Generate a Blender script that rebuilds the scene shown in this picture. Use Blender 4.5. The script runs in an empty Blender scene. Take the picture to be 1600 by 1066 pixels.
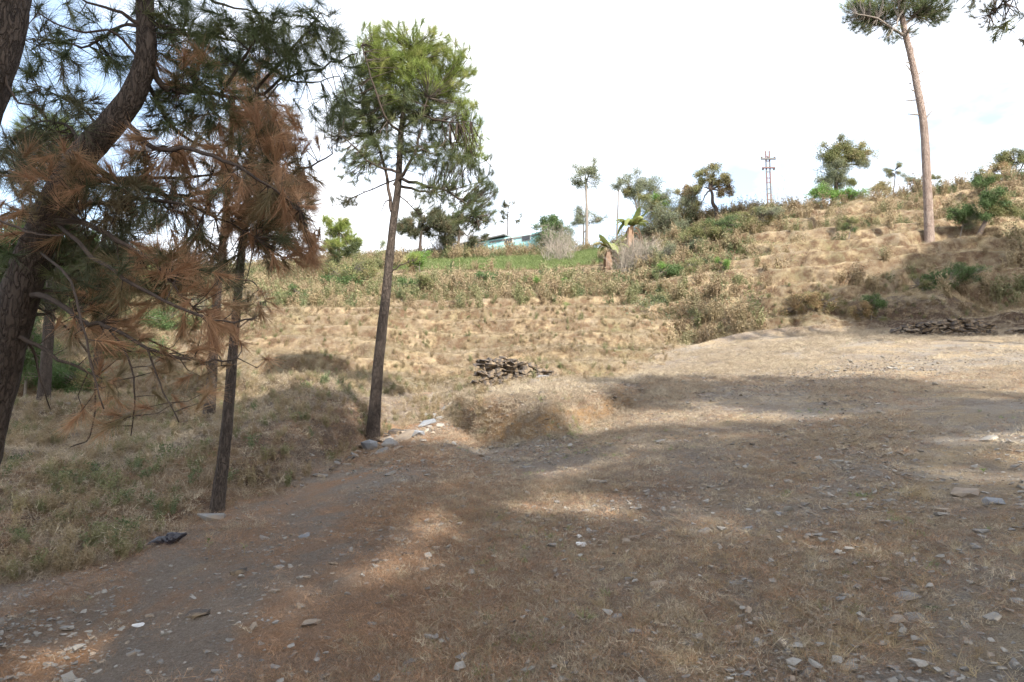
import bpy, math, random
import numpy as np
from mathutils import Vector, Matrix
from mathutils.bvhtree import BVHTree

random.seed(7); rng = np.random.default_rng(7)
C = bpy.context.scene.collection
SC = bpy.context.scene
R = math.radians

# ------------------------------------------------------------------ camera
F = 1067.0; PITCH = R(6.0)
cam = bpy.data.cameras.new('camera'); cam_o = bpy.data.objects.new('camera', cam); C.objects.link(cam_o)
cam.lens = 24.0; cam.sensor_width = 36.0; cam.clip_start = 0.05; cam.clip_end = 9000
cam_o.location = (0, 0, 0); cam_o.rotation_euler = (math.pi/2 + PITCH, 0, 0)
SC.camera = cam_o

# ------------------------------------------------------------------ sun, sky, exposure
SUN_EL = R(36.0)
LX, LY = -0.50, 0.866                       # horizontal travel direction of the light
_n = math.hypot(LX, LY); LX /= _n; LY /= _n
Ldir = Vector((LX*math.cos(SUN_EL), LY*math.cos(SUN_EL), -math.sin(SUN_EL)))
sun = bpy.data.lights.new('sun', 'SUN'); sun.energy = 4.8; sun.angle = R(0.6); sun.color = (1.0, 0.93, 0.82)
sun_o = bpy.data.objects.new('sun', sun); C.objects.link(sun_o)
sun_o.rotation_euler = Ldir.to_track_quat('-Z', 'Y').to_euler()
w = bpy.data.worlds.new('World'); SC.world = w; w.use_nodes = True
nt = w.node_tree; nt.nodes.clear()
sky = nt.nodes.new('ShaderNodeTexSky'); sky.sky_type = 'NISHITA'; sky.sun_disc = False
sky.sun_elevation = SUN_EL; sky.sun_rotation = math.atan2(-LX, -LY)
sky.dust_density = 2.5; sky.air_density = 1.2; sky.ozone_density = 1.5
tc = nt.nodes.new('ShaderNodeTexCoord')
mp = nt.nodes.new('ShaderNodeMapping'); mp.inputs['Scale'].default_value = (1, 1, 2.2)
mp.inputs['Location'].default_value = (3.1, 0.4, 0.2)
cn = nt.nodes.new('ShaderNodeTexNoise'); cn.inputs['Scale'].default_value = 1.7; cn.inputs['Detail'].default_value = 7
cn.inputs['Roughness'].default_value = 0.55
cr = nt.nodes.new('ShaderNodeMapRange'); cr.inputs['From Min'].default_value = 0.40; cr.inputs['From Max'].default_value = 0.56
cr.inputs['To Min'].default_value = 0.15; cr.inputs['To Max'].default_value = 1.0
mx = nt.nodes.new('ShaderNodeMix'); mx.data_type = 'RGBA'
mx.inputs[7].default_value = (6.4, 6.55, 6.9, 1)
bg = nt.nodes.new('ShaderNodeBackground'); bg.inputs['Strength'].default_value = 0.15
wo = nt.nodes.new('ShaderNodeOutputWorld')
L = nt.links.new
L(tc.outputs['Generated'], mp.inputs['Vector']); L(mp.outputs[0], cn.inputs['Vector'])
L(cn.outputs[0], cr.inputs['Value']); L(cr.outputs[0], mx.inputs[0]); L(sky.outputs[0], mx.inputs[6])
L(mx.outputs[2], bg.inputs['Color']); L(bg.outputs[0], wo.inputs['Surface'])
SC.cycles.max_bounces = 4; SC.cycles.diffuse_bounces = 2; SC.cycles.use_adaptive_sampling = True; SC.cycles.adaptive_threshold = 0.03; SC.render.use_persistent_data = False; SC.cycles.glossy_bounces = 1; SC.cycles.transmission_bounces = 2
SC.view_settings.view_transform = 'Standard'; SC.view_settings.look = 'None'
SC.view_settings.exposure = 1.3; SC.view_settings.gamma = 1.0; SC.view_settings.use_curve_mapping = False

# ------------------------------------------------------------------ helpers
cp, sp = math.cos(PITCH), math.sin(PITCH)
def ray(px, py):
    a = (px-800)/F; b = (533-py)/F
    return Vector((a, cp - b*sp, sp + b*cp))
def pt(px, py, Y):
    d = ray(px, py); return d*(Y/d.y)

def tag(o, label=None, cat=None, group=None, kind=None):
    if label: o['label'] = label
    if cat: o['category'] = cat
    if group: o['group'] = group
    if kind: o['kind'] = kind
    return o
def empty(name, loc, label, cat, group=None):
    o = bpy.data.objects.new(name, None); C.objects.link(o); o.location = loc
    o.empty_display_size = 0.3
    return tag(o, label, cat, group)
def mesh_obj(name, V, Fc, mat, parent=None, smooth=False, kind=None, link=True):
    V = np.asarray(V, dtype=float).reshape(-1, 3)
    if parent is not None: V = V - np.array(parent_loc(parent))
    me = bpy.data.meshes.new(name)
    if isinstance(Fc, np.ndarray):
        n, k = Fc.shape
        me.vertices.add(len(V)); me.vertices.foreach_set('co', V.astype(np.float32).ravel())
        me.loops.add(n*k); me.loops.foreach_set('vertex_index', Fc.astype(np.int32).ravel())
        me.polygons.add(n); me.polygons.foreach_set('loop_start', np.arange(0, n*k, k, dtype=np.int32))
        me.update(calc_edges=True)
    else:
        me.from_pydata([tuple(v) for v in V], [], Fc)
    if smooth: me.polygons.foreach_set('use_smooth', [True]*len(me.polygons))
    me.materials.append(mat)
    o = bpy.data.objects.new(name, me)
    if link: C.objects.link(o)
    if parent is not None: o.parent = parent
    if kind: o['kind'] = kind
    return o
def parent_loc(p):
    l = Vector(p.location)
    while p.parent is not None: p = p.parent; l = l + Vector(p.location)
    return l

# value noise
def _hash(ix, iy, seed):
    h = (ix.astype(np.int64)*374761393 + iy.astype(np.int64)*668265263 + seed*982451653) & 0xFFFFFFFF
    h = ((h ^ (h >> 13))*1274126177) & 0xFFFFFFFF
    h = ((h ^ (h >> 16))*2246822519) & 0xFFFFFFFF
    return ((h ^ (h >> 15)) & 0xFFFFFF)/float(0xFFFFFF)
def vnoise(x, y, seed=0):
    x = np.asarray(x, float); y = np.asarray(y, float)
    ix = np.floor(x); iy = np.floor(y); fx = x-ix; fy = y-iy
    fx = fx*fx*fx*(fx*(fx*6-15)+10); fy = fy*fy*fy*(fy*(fy*6-15)+10)
    a = _hash(ix, iy, seed); b = _hash(ix+1, iy, seed); c = _hash(ix, iy+1, seed); d = _hash(ix+1, iy+1, seed)
    return (a+(b-a)*fx) + ((c+(d-c)*fx)-(a+(b-a)*fx))*fy
def fbm(x, y, sc, octv=4, seed=0, gain=0.5):
    s = 0; a = 1; t = 0
    for k in range(octv):
        s = s + a*(vnoise(x/sc*2**k+13.7*k, y/sc*2**k-7.3*k, seed+k)-0.5); t += a; a *= gain
    return s/t*2
def sstep(a, b, x):
    t = np.clip((x-a)/(b-a), 0, 1); return t*t*(3-2*t)

# ------------------------------------------------------------------ materials
def newmat(name):
    m = bpy.data.materials.new(name); m.use_nodes = True; n = m.node_tree; n.nodes.clear()
    return m, n, n.nodes.new('ShaderNodeOutputMaterial')
class NT:
    def __init__(s, t): s.t = t
    def n(s, typ, **k):
        o = s.t.nodes.new(typ)
        for a, b in k.items(): setattr(o, a, b)
        return o
    def l(s, a, b): s.t.links.new(a, b)
    def noise(s, vec, scale, detail=4, rough=0.55, dist=0):
        o = s.n('ShaderNodeTexNoise'); s.l(vec, o.inputs['Vector']); o.inputs['Scale'].default_value = scale
        o.inputs['Detail'].default_value = detail; o.inputs['Roughness'].default_value = rough; o.inputs['Distortion'].default_value = dist
        return o.outputs[0]
    def rng(s, v, a, b, c=0., d=1.):
        o = s.n('ShaderNodeMapRange'); s.l(v, o.inputs['Value'])
        o.inputs['From Min'].default_value = a; o.inputs['From Max'].default_value = b
        o.inputs['To Min'].default_value = c; o.inputs['To Max'].default_value = d
        return o.outputs[0]
    def mix(s, f, a, b, mode='MIX'):
        o = s.n('ShaderNodeMix', data_type='RGBA', blend_type=mode)
        if isinstance(f, (int, float)): o.inputs[0].default_value = f
        else: s.l(f, o.inputs[0])
        for v, i in ((a, 6), (b, 7)):
            if isinstance(v, tuple): o.inputs[i].default_value = (*v, 1)
            else: s.l(v, o.inputs[i])
        return o.outputs[2]
    def math(s, op, a, b=None):
        o = s.n('ShaderNodeMath', operation=op)
        for v, i in ((a, 0), (b, 1)):
            if v is None: continue
            if isinstance(v, (int, float)): o.inputs[i].default_value = v
            else: s.l(v, o.inputs[i])
        return o.outputs[0]
    def attr(s, name):
        o = s.n('ShaderNodeAttribute'); o.attribute_name = name; return o.outputs['Fac']
    def bump(s, h, strength=0.5, dist=0.02):
        o = s.n('ShaderNodeBump'); o.inputs['Strength'].default_value = strength; o.inputs['Distance'].default_value = dist
        s.l(h, o.inputs['Height']); return o.outputs[0]

def leaf_mat(name, c1, c2, c3=None, transl=0.3, rough=0.6):
    m, t, out = newmat(name); g = NT(t)
    oi = g.n('ShaderNodeObjectInfo')
    col = g.mix(oi.outputs['Random'], c1, c2)
    if c3:
        r = g.math('FRACT', g.math('MULTIPLY', oi.outputs['Random'], 7.31))
        col = g.mix(g.rng(r, 0.6, 0.9), col, c3)
    geo = g.n('ShaderNodeNewGeometry')
    col = g.mix(g.rng(geo.outputs['Random Per Island'], 0, 1, 0.0, 0.45), col, g.mix(0.5, col, (0.02, 0.02, 0.01)))
    d = g.n('ShaderNodeBsdfPrincipled'); d.inputs['Roughness'].default_value = rough
    d.inputs['Specular IOR Level'].default_value = 0.35
    g.l(col, d.inputs['Base Color'])
    tr = g.n('ShaderNodeBsdfTranslucent'); g.l(col, tr.inputs['Color'])
    mx = g.n('ShaderNodeMixShader'); mx.inputs[0].default_value = transl
    g.l(d.outputs[0], mx.inputs[1]); g.l(tr.outputs[0], mx.inputs[2]); g.l(mx.outputs[0], out.inputs['Surface'])
    return m

def rough_mat(name, c1, c2, scale=6, bump=0.4, bdist=0.01, rough=0.85, c3=None, detail=8, zsq=1.0, spec=0.3):
    m, t, out = newmat(name); g = NT(t)
    co = g.n('ShaderNodeTexCoord'); mp = g.n('ShaderNodeMapping'); g.l(co.outputs['Object'], mp.inputs['Vector'])
    mp.inputs['Scale'].default_value = (1, 1, zsq); v = mp.outputs[0]
    n1 = g.noise(v, scale, detail, 0.65)
    col = g.mix(g.rng(n1, 0.3, 0.7), c1, c2)
    if c3:
        n2 = g.noise(v, scale*0.37, 5, 0.6); col = g.mix(g.rng(n2, 0.5, 0.62), col, c3)
    oi = g.n('ShaderNodeObjectInfo')
    col = g.mix(g.rng(oi.outputs['Random'], 0, 1, 0, 0.45), col, g.mix(0.55, col, (0.03, 0.028, 0.025)))
    b = g.n('ShaderNodeBsdfPrincipled'); b.inputs['Roughness'].default_value = rough
    b.inputs['Specular IOR Level'].default_value = spec
    g.l(col, b.inputs['Base Color']); g.l(g.bump(n1, bump, bdist), b.inputs['Normal']); g.l(b.outputs[0], out.inputs['Surface'])
    return m

def bark_mat(name, ridge, groove, plate_scale=9, depth=0.03, tint=None):
    m, t, out = newmat(name); g = NT(t)
    co = g.n('ShaderNodeTexCoord'); mp = g.n('ShaderNodeMapping'); g.l(co.outputs['Object'], mp.inputs['Vector'])
    mp.inputs['Scale'].default_value = (1, 1, 0.30); v = mp.outputs[0]
    ds = g.n('ShaderNodeTexNoise'); g.l(v, ds.inputs['Vector']); ds.inputs['Scale'].default_value = plate_scale*0.8; ds.inputs['Detail'].default_value = 3
    ad = g.n('ShaderNodeVectorMath', operation='MULTIPLY_ADD'); g.l(ds.outputs['Color'], ad.inputs[0])
    ad.inputs[1].default_value = (0.16, 0.16, 0.16); g.l(v, ad.inputs[2])
    vo = g.n('ShaderNodeTexVoronoi', feature='DISTANCE_TO_EDGE'); g.l(ad.outputs[0], vo.inputs['Vector']); vo.inputs['Scale'].default_value = plate_scale
    vc = g.n('ShaderNodeTexVoronoi'); g.l(ad.outputs[0], vc.inputs['Vector']); vc.inputs['Scale'].default_value = plate_scale
    e = g.rng(vo.outputs['Distance'], 0.0, 0.16)
    fine = g.noise(v, 60, 6, 0.7)
    col = g.mix(e, groove, ridge)
    col = g.mix(g.rng(fine, 0.3, 0.75, 0, 0.6), col, groove)
    sep = g.n('ShaderNodeSeparateColor'); g.l(vc.outputs['Color'], sep.inputs[0])
    col = g.mix(g.rng(sep.outputs[0], 0, 1, 0, 0.5), col, tint or tuple(c*1.35 for c in ridge))
    h = g.math('ADD', e, g.math('MULTIPLY', fine, 0.6))
    b = g.n('ShaderNodeBsdfPrincipled'); b.inputs['Roughness'].default_value = 0.9; b.inputs['Specular IOR Level'].default_value = 0.2
    g.l(col, b.inputs['Base Color']); g.l(g.bump(h, 0.9, depth), b.inputs['Normal']); g.l(b.outputs[0], out.inputs['Surface'])
    return m

def ground_mat():
    m, t, out = newmat('ground_soil_and_litter'); g = NT(t)
    co = g.n('ShaderNodeTexCoord'); v = co.outputs['Object']
    hill = g.attr('hill'); green = g.attr('green'); litter = g.attr('litter'); bare = g.attr('bare')
    straw = g.mix(g.rng(g.noise(v, 9, 6, .7), .3, .7), (0.50, 0.395, 0.25), (0.35, 0.265, 0.165))
    brown = g.mix(g.rng(g.noise(v, 23, 6, .7), .3, .7), (0.32, 0.265, 0.215), (0.19, 0.157, 0.13))
    soil = g.mix(g.rng(g.noise(v, 31, 6, .7), .3, .7), (0.40, 0.365, 0.32), (0.26, 0.235, 0.205))
    orange = g.mix(g.rng(g.noise(v, 28, 5, .7), .3, .7), (0.46, 0.255, 0.13), (0.30, 0.165, 0.09))
    # field: straw/brown mottling; far part more straw
    n1 = g.noise(v, 0.9, 8, .68, .3)
    fmask = g.rng(g.math('ADD', n1, g.math('MULTIPLY', litter, 0.22)), .42, .62)
    col = g.mix(fmask, straw, brown)
    n2 = g.noise(v, 0.55, 8, .7, .5)
    col = g.mix(g.math('MULTIPLY', g.rng(n2, .47, .60), g.math('SUBTRACT', 1.0, g.math('MAXIMUM', hill, g.math('MULTIPLY', litter, .85)))), col, soil)
    n3 = g.noise(v, 0.42, 7, .68, .8)
    om = g.math('MULTIPLY', g.rng(n3, .47, .62), g.rng(litter, .45, .95))
    col = g.mix(g.math('MULTIPLY', om, 0.9), col, orange)
    # hill earth and faint green
    hg = g.math('MULTIPLY', g.rng(g.noise(v, 0.35, 6, .65), .50, .68), hill)
    col = g.mix(g.math('MULTIPLY', hg, 0.7), col, (0.12, 0.13, 0.05))
    col = g.mix(g.math('MULTIPLY', g.rng(g.noise(v, 0.9, 7, .7), .42, .60, 0, .65), hill), col, (0.21, 0.17, 0.10))
    col = g.mix(g.math('MULTIPLY', bare, g.rng(g.noise(v, 2.2, 6, .7), .40, .60)), col, (0.135, 0.085, 0.052))
    col = g.mix(g.math('MULTIPLY', g.attr('humus_shade'), g.rng(g.noise(v, 2.5, 6, .7), .35, .5)), col, g.mix(g.rng(g.noise(v, 12, 6, .7), .35, .65), (0.06, 0.045, 0.038), (0.13, 0.09, 0.065)))
    col = g.mix(g.math('MULTIPLY', g.attr('ochre'), g.rng(g.noise(v, 3.5, 6, .7), .38, .55)), col, g.mix(g.rng(g.noise(v, 14, 6, .7), .35, .65), (0.46, 0.30, 0.15), (0.26, 0.17, 0.10)))
    col = g.mix(green, col, g.mix(g.rng(g.noise(v, 5, 6, .7), .3, .7), (0.19, 0.27, 0.09), (0.13, 0.19, 0.06)))
    # fine stone chips
    vo = g.n('ShaderNodeTexVoronoi'); g.l(v, vo.inputs['Vector']); vo.inputs['Scale'].default_value = 26; vo.inputs['Randomness'].default_value = 1
    sep = g.n('ShaderNodeSeparateColor'); g.l(vo.outputs['Color'], sep.inputs[0])
    chip = g.math('MULTIPLY', g.math('LESS_THAN', vo.outputs['Distance'], 0.30), g.math('GREATER_THAN', sep.outputs[0], 0.74))
    chip = g.math('MULTIPLY', chip, g.math('SUBTRACT', 1.0, green))
    col = g.mix(g.math('MULTIPLY', chip, .8), col, g.mix(sep.outputs[1], (0.33, 0.31, 0.28), (0.20, 0.185, 0.165)))
    spk = g.noise(v, 90, 4, .75)
    col = g.mix(g.rng(spk, .35, .65, 0, .8), col, g.mix(.7, col, (0.03, 0.022, 0.015)))
    h = g.math('ADD', g.math('MULTIPLY', g.noise(v, 17, 9, .8), 1.3), g.math('MULTIPLY', g.noise(v, 120, 3, .8), 0.35))
    h = g.math('ADD', h, g.math('MULTIPLY', chip, 0.25))
    b = g.n('ShaderNodeBsdfPrincipled'); b.inputs['Roughness'].default_value = 0.95; b.inputs['Specular IOR Level'].default_value = 0.12
    g.l(col, b.inputs['Base Color']); g.l(g.bump(h, 0.85, 0.05), b.inputs['Normal']); g.l(b.outputs[0], out.inputs['Surface'])
    return m

M = {}
M['ground'] = ground_mat()
M['bark'] = bark_mat('pine_bark', (0.080, 0.064, 0.055), (0.030, 0.024, 0.021), 24, 0.02)
M['bark_pale'] = bark_mat('old_pine_bark', (0.27, 0.205, 0.17), (0.13, 0.09, 0.075), 15, 0.03, (0.38, 0.32, 0.285))  # paler, pinkish bark for the tall pine on the right
M['bark_twig'] = rough_mat('twig_bark', (0.075, 0.055, 0.045), (0.035, 0.027, 0.023), 20, .5, .005)
M['bark_grey'] = rough_mat('grey_bark', (0.26, 0.23, 0.20), (0.12, 0.10, 0.085), 14, .6, .01)
M['dead_twig'] = rough_mat('dead_twig', (0.36, 0.32, 0.27), (0.22, 0.19, 0.16), 12, .4, .005)
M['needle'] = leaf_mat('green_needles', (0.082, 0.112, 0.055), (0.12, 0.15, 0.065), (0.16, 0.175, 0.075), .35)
M['needle_lit'] = leaf_mat('sunlit_needles', (0.19, 0.26, 0.065), (0.28, 0.34, 0.09), (0.36, 0.38, 0.13), .45)  # sunlit crown brightness put into the needle colour
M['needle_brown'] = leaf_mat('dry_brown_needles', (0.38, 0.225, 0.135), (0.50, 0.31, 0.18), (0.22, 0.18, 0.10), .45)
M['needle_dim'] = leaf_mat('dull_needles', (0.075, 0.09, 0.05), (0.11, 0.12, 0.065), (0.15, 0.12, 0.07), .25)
M['leaf_dark'] = leaf_mat('dark_leaves', (0.055, 0.10, 0.034), (0.095, 0.16, 0.05), (0.13, 0.18, 0.07), .25)
M['leaf_grey'] = leaf_mat('grey_green_leaves', (0.15, 0.18, 0.115), (0.23, 0.26, 0.165), (0.29, 0.29, 0.18), .3)
M['leaf_bright'] = leaf_mat('bright_leaves', (0.13, 0.26, 0.05), (0.22, 0.36, 0.09), (0.10, 0.17, 0.04), .35)
M['leaf_olive'] = leaf_mat('olive_leaves', (0.14, 0.165, 0.065), (0.23, 0.24, 0.10), (0.31, 0.26, 0.13), .3)
M['leaf_russet'] = leaf_mat('russet_leaves', (0.27, 0.18, 0.10), (0.37, 0.27, 0.14), (0.20, 0.21, 0.09), .3)
M['leaf_gold'] = leaf_mat('yellow_leaves', (0.34, 0.30, 0.15), (0.42, 0.36, 0.19), (0.22, 0.23, 0.11), .35)
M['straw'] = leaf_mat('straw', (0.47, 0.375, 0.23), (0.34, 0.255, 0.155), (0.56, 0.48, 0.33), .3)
M['straw_shaded'] = leaf_mat('shaded_straw', (0.33, 0.26, 0.165), (0.22, 0.165, 0.105), (0.42, 0.34, 0.23), .3)  # left hill's partial shade put into the straw colour
M['stubble'] = leaf_mat('stubble', (0.42, 0.345, 0.25), (0.25, 0.205, 0.16), (0.58, 0.50, 0.37), .25)
M['litter'] = leaf_mat('pine_litter', (0.34, 0.21, 0.13), (0.20, 0.135, 0.095), (0.50, 0.31, 0.18), .2)
M['grass_green'] = leaf_mat('green_grass', (0.16, 0.22, 0.08), (0.25, 0.32, 0.12), (0.32, 0.36, 0.17), .35)
M['weed'] = leaf_mat('dry_weed', (0.25, 0.185, 0.115), (0.36, 0.29, 0.175), (0.19, 0.20, 0.095), .3)
M['weed_green'] = leaf_mat('green_weed', (0.10, 0.135, 0.06), (0.16, 0.185, 0.09), (0.26, 0.24, 0.12), .3)
M['stone_grey'] = rough_mat('grey_slate', (0.23, 0.225, 0.215), (0.14, 0.135, 0.13), 12, .5, .008, .8, (0.24, 0.20, 0.16))
M['stone_pale'] = rough_mat('pale_stone', (0.30, 0.285, 0.26), (0.19, 0.178, 0.16), 14, .5, .008, .8, (0.40, 0.35, 0.28))
M['stone_tan'] = rough_mat('tan_stone', (0.30, 0.245, 0.185), (0.20, 0.155, 0.12), 12, .5, .008, .85, (0.20, 0.17, 0.14))
M['stone_dark'] = rough_mat('dark_shaded_slate', (0.08, 0.066, 0.058), (0.035, 0.03, 0.028), 14, .6, .01, .8, (0.20, 0.15, 0.10))  # dark slate, darkened further to put the walls' shade into the colour
M['stone_chip'] = rough_mat('weathered_chips', (0.35, 0.33, 0.30), (0.21, 0.20, 0.18), 30, .5, .004, .8)
M['stone_blue'] = rough_mat('bluish_slate', (0.235, 0.25, 0.27), (0.15, 0.16, 0.178), 12, .5, .008, .75)
M['turq'] = rough_mat('turquoise_plaster', (0.38, 0.66, 0.66), (0.30, 0.56, 0.58), 1.5, .2, .01, .8)
M['white'] = rough_mat('white_plaster', (0.78, 0.78, 0.76), (0.66, 0.65, 0.62), 2, .15, .01, .8)
M['roof'] = rough_mat('grey_sheet_roof', (0.24, 0.235, 0.235), (0.17, 0.165, 0.165), 3, .3, .01, .6)
M['roofteal'] = rough_mat('teal_sheet_roof', (0.12, 0.33, 0.36), (0.08, 0.26, 0.30), 2, .2, .01, .5)
M['darkopen'] = rough_mat('window_glass', (0.04, 0.05, 0.06), (0.03, 0.035, 0.04), 2, .05, .01, .25, spec=.5)
M['red'] = rough_mat('red_cloth', (0.55, 0.07, 0.05), (0.42, 0.05, 0.04), 6, .3, .01)
M['black'] = rough_mat('black_plastic', (0.012, 0.012, 0.022), (0.02, 0.02, 0.035), 6, .4, .02, .35, spec=.5)
M['paper'] = rough_mat('white_paper', (0.80, 0.80, 0.80), (0.66, 0.67, 0.70), 12, .4, .01, .7)
M['steel'] = rough_mat('painted_steel', (0.08, 0.08, 0.085), (0.05, 0.05, 0.05), 5, .1, .01, .5)
M['steelred'] = rough_mat('red_painted_steel', (0.12, 0.04, 0.038), (0.08, 0.03, 0.03), 5, .1, .01, .5)
M['ceramic'] = rough_mat('dark_ceramic', (0.08, 0.05, 0.04), (0.06, 0.04, 0.03), 5, .05, .01, .3, spec=.5)
M['banana'] = leaf_mat('banana_leaf', (0.20, 0.24, 0.08), (0.28, 0.30, 0.11), (0.40, 0.34, 0.18), .35)
M['banana_dry'] = leaf_mat('dry_banana_leaf', (0.42, 0.28, 0.19), (0.34, 0.22, 0.15), (0.50, 0.37, 0.28), .3)

# ------------------------------------------------------------------ terrain
def pchip(xk, Yk, x):
    """xk (n), Yk (n, m) -> (len(x), m) monotone cubic"""
    xk = np.asarray(xk, float); Yk = np.asarray(Yk, float)
    h = np.diff(xk)[:, None]; d = np.diff(Yk, axis=0)/h
    mm = np.zeros_like(Yk)
    w1 = 2*h[1:]+h[:-1]; w2 = h[1:]+2*h[:-1]
    same = (d[:-1]*d[1:]) > 0
    with np.errstate(divide='ignore', invalid='ignore'):
        hm = (w1+w2)/(w1/d[:-1]+w2/d[1:])
    mm[1:-1] = np.where(same, hm, 0); mm[0] = d[0]; mm[-1] = d[-1]
    i = np.clip(np.searchsorted(xk, x)-1, 0, len(xk)-2)
    t = ((x-xk[i])/(xk[i+1]-xk[i]))[:, None]; hh = (xk[i+1]-xk[i])[:, None]
    return ((1+2*t)*(1-t)**2)*Yk[i] + t*(1-t)**2*hh*mm[i] + t*t*(3-2*t)*Yk[i+1] + t*t*(t-1)*hh*mm[i+1]

def zplane(x, y): return -1.6 + np.where(np.asarray(x) > 0, 0.075, 0.119)*x + 0.100*y
cols = {   # px: nodes n2..n10 as (Y, py)
 -2400: [(5,1010),(8,800),(13,690),(20,610),(27,560),(34,520),(42,495),(50,475),(58,462)],
 -300: [(6,960),(8.5,760),(14,665),(20,600),(27,550),(34,515),(42,486),(50,468),(58,455)],
 0:    [(6.3,915),(9,750),(14,655),(20,592),(27,542),(34,506),(42,478),(50,462),(58,450)],
 200:  [(6.8,870),(9,765),(14,652),(20,585),(27,535),(34,498),(42,470),(50,450),(58,440)],
 340:  [(8.2,802),(9.6,722),(14.3,640),(20,572),(27,525),(34,487),(42,460),(50,442),(58,432)],
 470:  [(9.8,752),(11.6,665),(15.5,602),(20,560),(27,515),(34,477),(42,452),(50,433),(58,422)],
 580:  [(13.3,690),(14.8,632),(16.5,601),(21,562),(27,515),(34,472),(42,448),(49,425),(56,413)],
 690:  [(15.6,655),(16.8,632),(18.5,603),(22,572),(27,530),(34,475),(42,445),(48,424),(56,408)],
 760:  [(13.0,692),(13.7,628),(16.5,606),(20,590),(27,530),(34,470),(42,442),(48,423),(56,406)],
 850:  [(11.8,688),(12.5,622),(15.5,594),(20,572),(26,530),(33,470),(41,440),(47,422),(56,404)],
 950:  [(13.2,655),(14.0,614),(18,588),(21,568),(25,538),(32,475),(40,440),(47,413),(56,395)],
 1050: [(13.5,628),(17,595),(21,570),(24,553),(26,530),(31,480),(37,430),(43,390),(52,352)],
 1200: [(12,638),(16,598),(21,553),(25.8,523),(26.7,498),(32,452),(36,408),(41,366),(48,328)],
 1400: [(12,622),(16,583),(21,537),(25.6,513),(26.3,478),(31,428),(34,388),(39,350),(47,306)],
 1600: [(10,635),(14,590),(19,542),(24.2,514),(24.9,478),(29,428),(32,388),(37,340),(46,280)],
 1900: [(10,620),(14,575),(19,535),(24,505),(24.7,472),(29,420),(32,380),(38,330),(46,272)],
 4000: [(8,600),(13,560),(19,525),(24,495),(26,470),(29,420),(32,380),(38,330),(46,275)],
}
pxs = sorted(cols)
NODES = 16
ctrl = np.zeros((len(pxs), NODES, 3))
for i, px in enumerate(pxs):
    a = (px-800)/F/cp
    P = [pt(px, py, Y) for (Y, py) in cols[px]]
    Y0 = 2.5; x0 = a*Y0; p0 = (x0, Y0, float(zplane(x0, Y0)))
    Y1 = 0.55*P[0].y; x1 = a*Y1; zp = float(zplane(x1, Y1)); k = (Y1-Y0)/(P[0].y-Y0)
    z1 = 0.6*zp + 0.4*(p0[2]*(1-k)+P[0].z*k)
    lst = [p0, (x1, Y1, z1)] + [tuple(p) for p in P]
    l = P[-1]
    for (Y, dz) in ((l.y+10, -0.8), (l.y+35, -9), (220, -30), (900, -60), (4000, -120)):
        lst.append((a*Y, Y, l.z+dz))
    ctrl[i] = np.array(lst)
gp = np.concatenate([-2400+np.linspace(0, 1, 26)[:-1]*2100, np.linspace(-300, 1900, 470), 1900+np.linspace(0, 1, 26)[1:]*2100])
colc = pchip(pxs, ctrl.reshape(len(pxs), -1), gp).reshape(len(gp), NODES, 3)
seg = [75, 90, 60, 56, 56, 56, 50, 50, 44, 40, 14, 10, 8, 6, 6]
s_par = np.concatenate([[k+j/seg[k] for j in range(seg[k])] for k in range(NODES-1)]+[[NODES-1]])
G = np.zeros((len(s_par), len(gp), 3))
for j in range(len(gp)):
    G[:, j] = pchip(np.arange(NODES), colc[j], s_par)
# rows behind the camera
yb = np.array([-400, -200, -120, -80, -60]+list(np.linspace(-48, 2.3, 90)))
u0 = G[0, :, 0]/2.5
B = np.zeros((len(yb), len(gp), 3))
for i, y in enumerate(yb):
    wdt = 2.5 + (2.5-y)*0.75
    B[i, :, 0] = u0*wdt; B[i, :, 1] = y
    xx = np.clip(B[i, :, 0], -40, 40)
    B[i, :, 2] = -1.6 + np.where(xx > 0, 0.075, 0.119)*xx + 0.1*max(y, -60) + (0 if y > -20 else 0)
G = np.concatenate([B, G]); S = np.concatenate([np.full(len(yb), -1.0)+np.linspace(0, .99, len(yb)), s_par])
X, Y_, Z = G[..., 0], G[..., 1], G[..., 2].copy()
Sg = np.repeat(S[:, None], len(gp), 1); Pg = np.repeat(gp[None], len(S), 0)
# masks
hillR = sstep(930, 1080, Pg)*sstep(5.3, 6.0, Sg)
hillL = (1-sstep(930, 1080, Pg))*sstep(3.6, 4.5, Sg)
left = 1-sstep(560, 760, Pg)
bankL = left*sstep(2.0, 2.3, Sg)*(1-sstep(4.2, 5.0, Sg))
moundM = sstep(690, 760, Pg)*(1-sstep(960, 1040, Pg))*sstep(1.95, 2.2, Sg)*(1-sstep(3.1, 3.6, Sg))
far = sstep(70, 200, Y_)
hill = np.clip(hillR+hillL, 0, 1)
wob = fbm(X, Y_, 5.0, 3, 11)*0.9 + fbm(X, Y_, 1.6, 3, 12)*0.25
def terr(z, step, sharp=0.76):
    q = z/step; f = np.floor(q); r = q-f
    return step*(f+sstep(sharp, 1.0, r))
zt = terr(Z+wob, 1.25)-wob
Z = Z + (zt-Z)*hillR*1.0*(1-far)
wobL = fbm(X, Y_, 9.0, 3, 15)*0.7
zt = terr(Z+wobL, 0.85, .74)-wobL
Z = Z + (zt-Z)*hillL*0.9*(1-far)*(1-sstep(8, 9, Sg))
rough = 0.25 + 1.1*hillR + 0.35*hillL + 1.6*bankL + 1.5*moundM
Z = Z + (1-far)*(fbm(X, Y_, 2.6, 4, 21)*0.10*rough + fbm(X, Y_, 0.7, 4, 31)*0.06*(0.25+rough) + fbm(X, Y_, 0.16, 3, 41)*0.012*(1+rough)) + far*fbm(X, Y_, 60, 4, 5)*6
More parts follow.
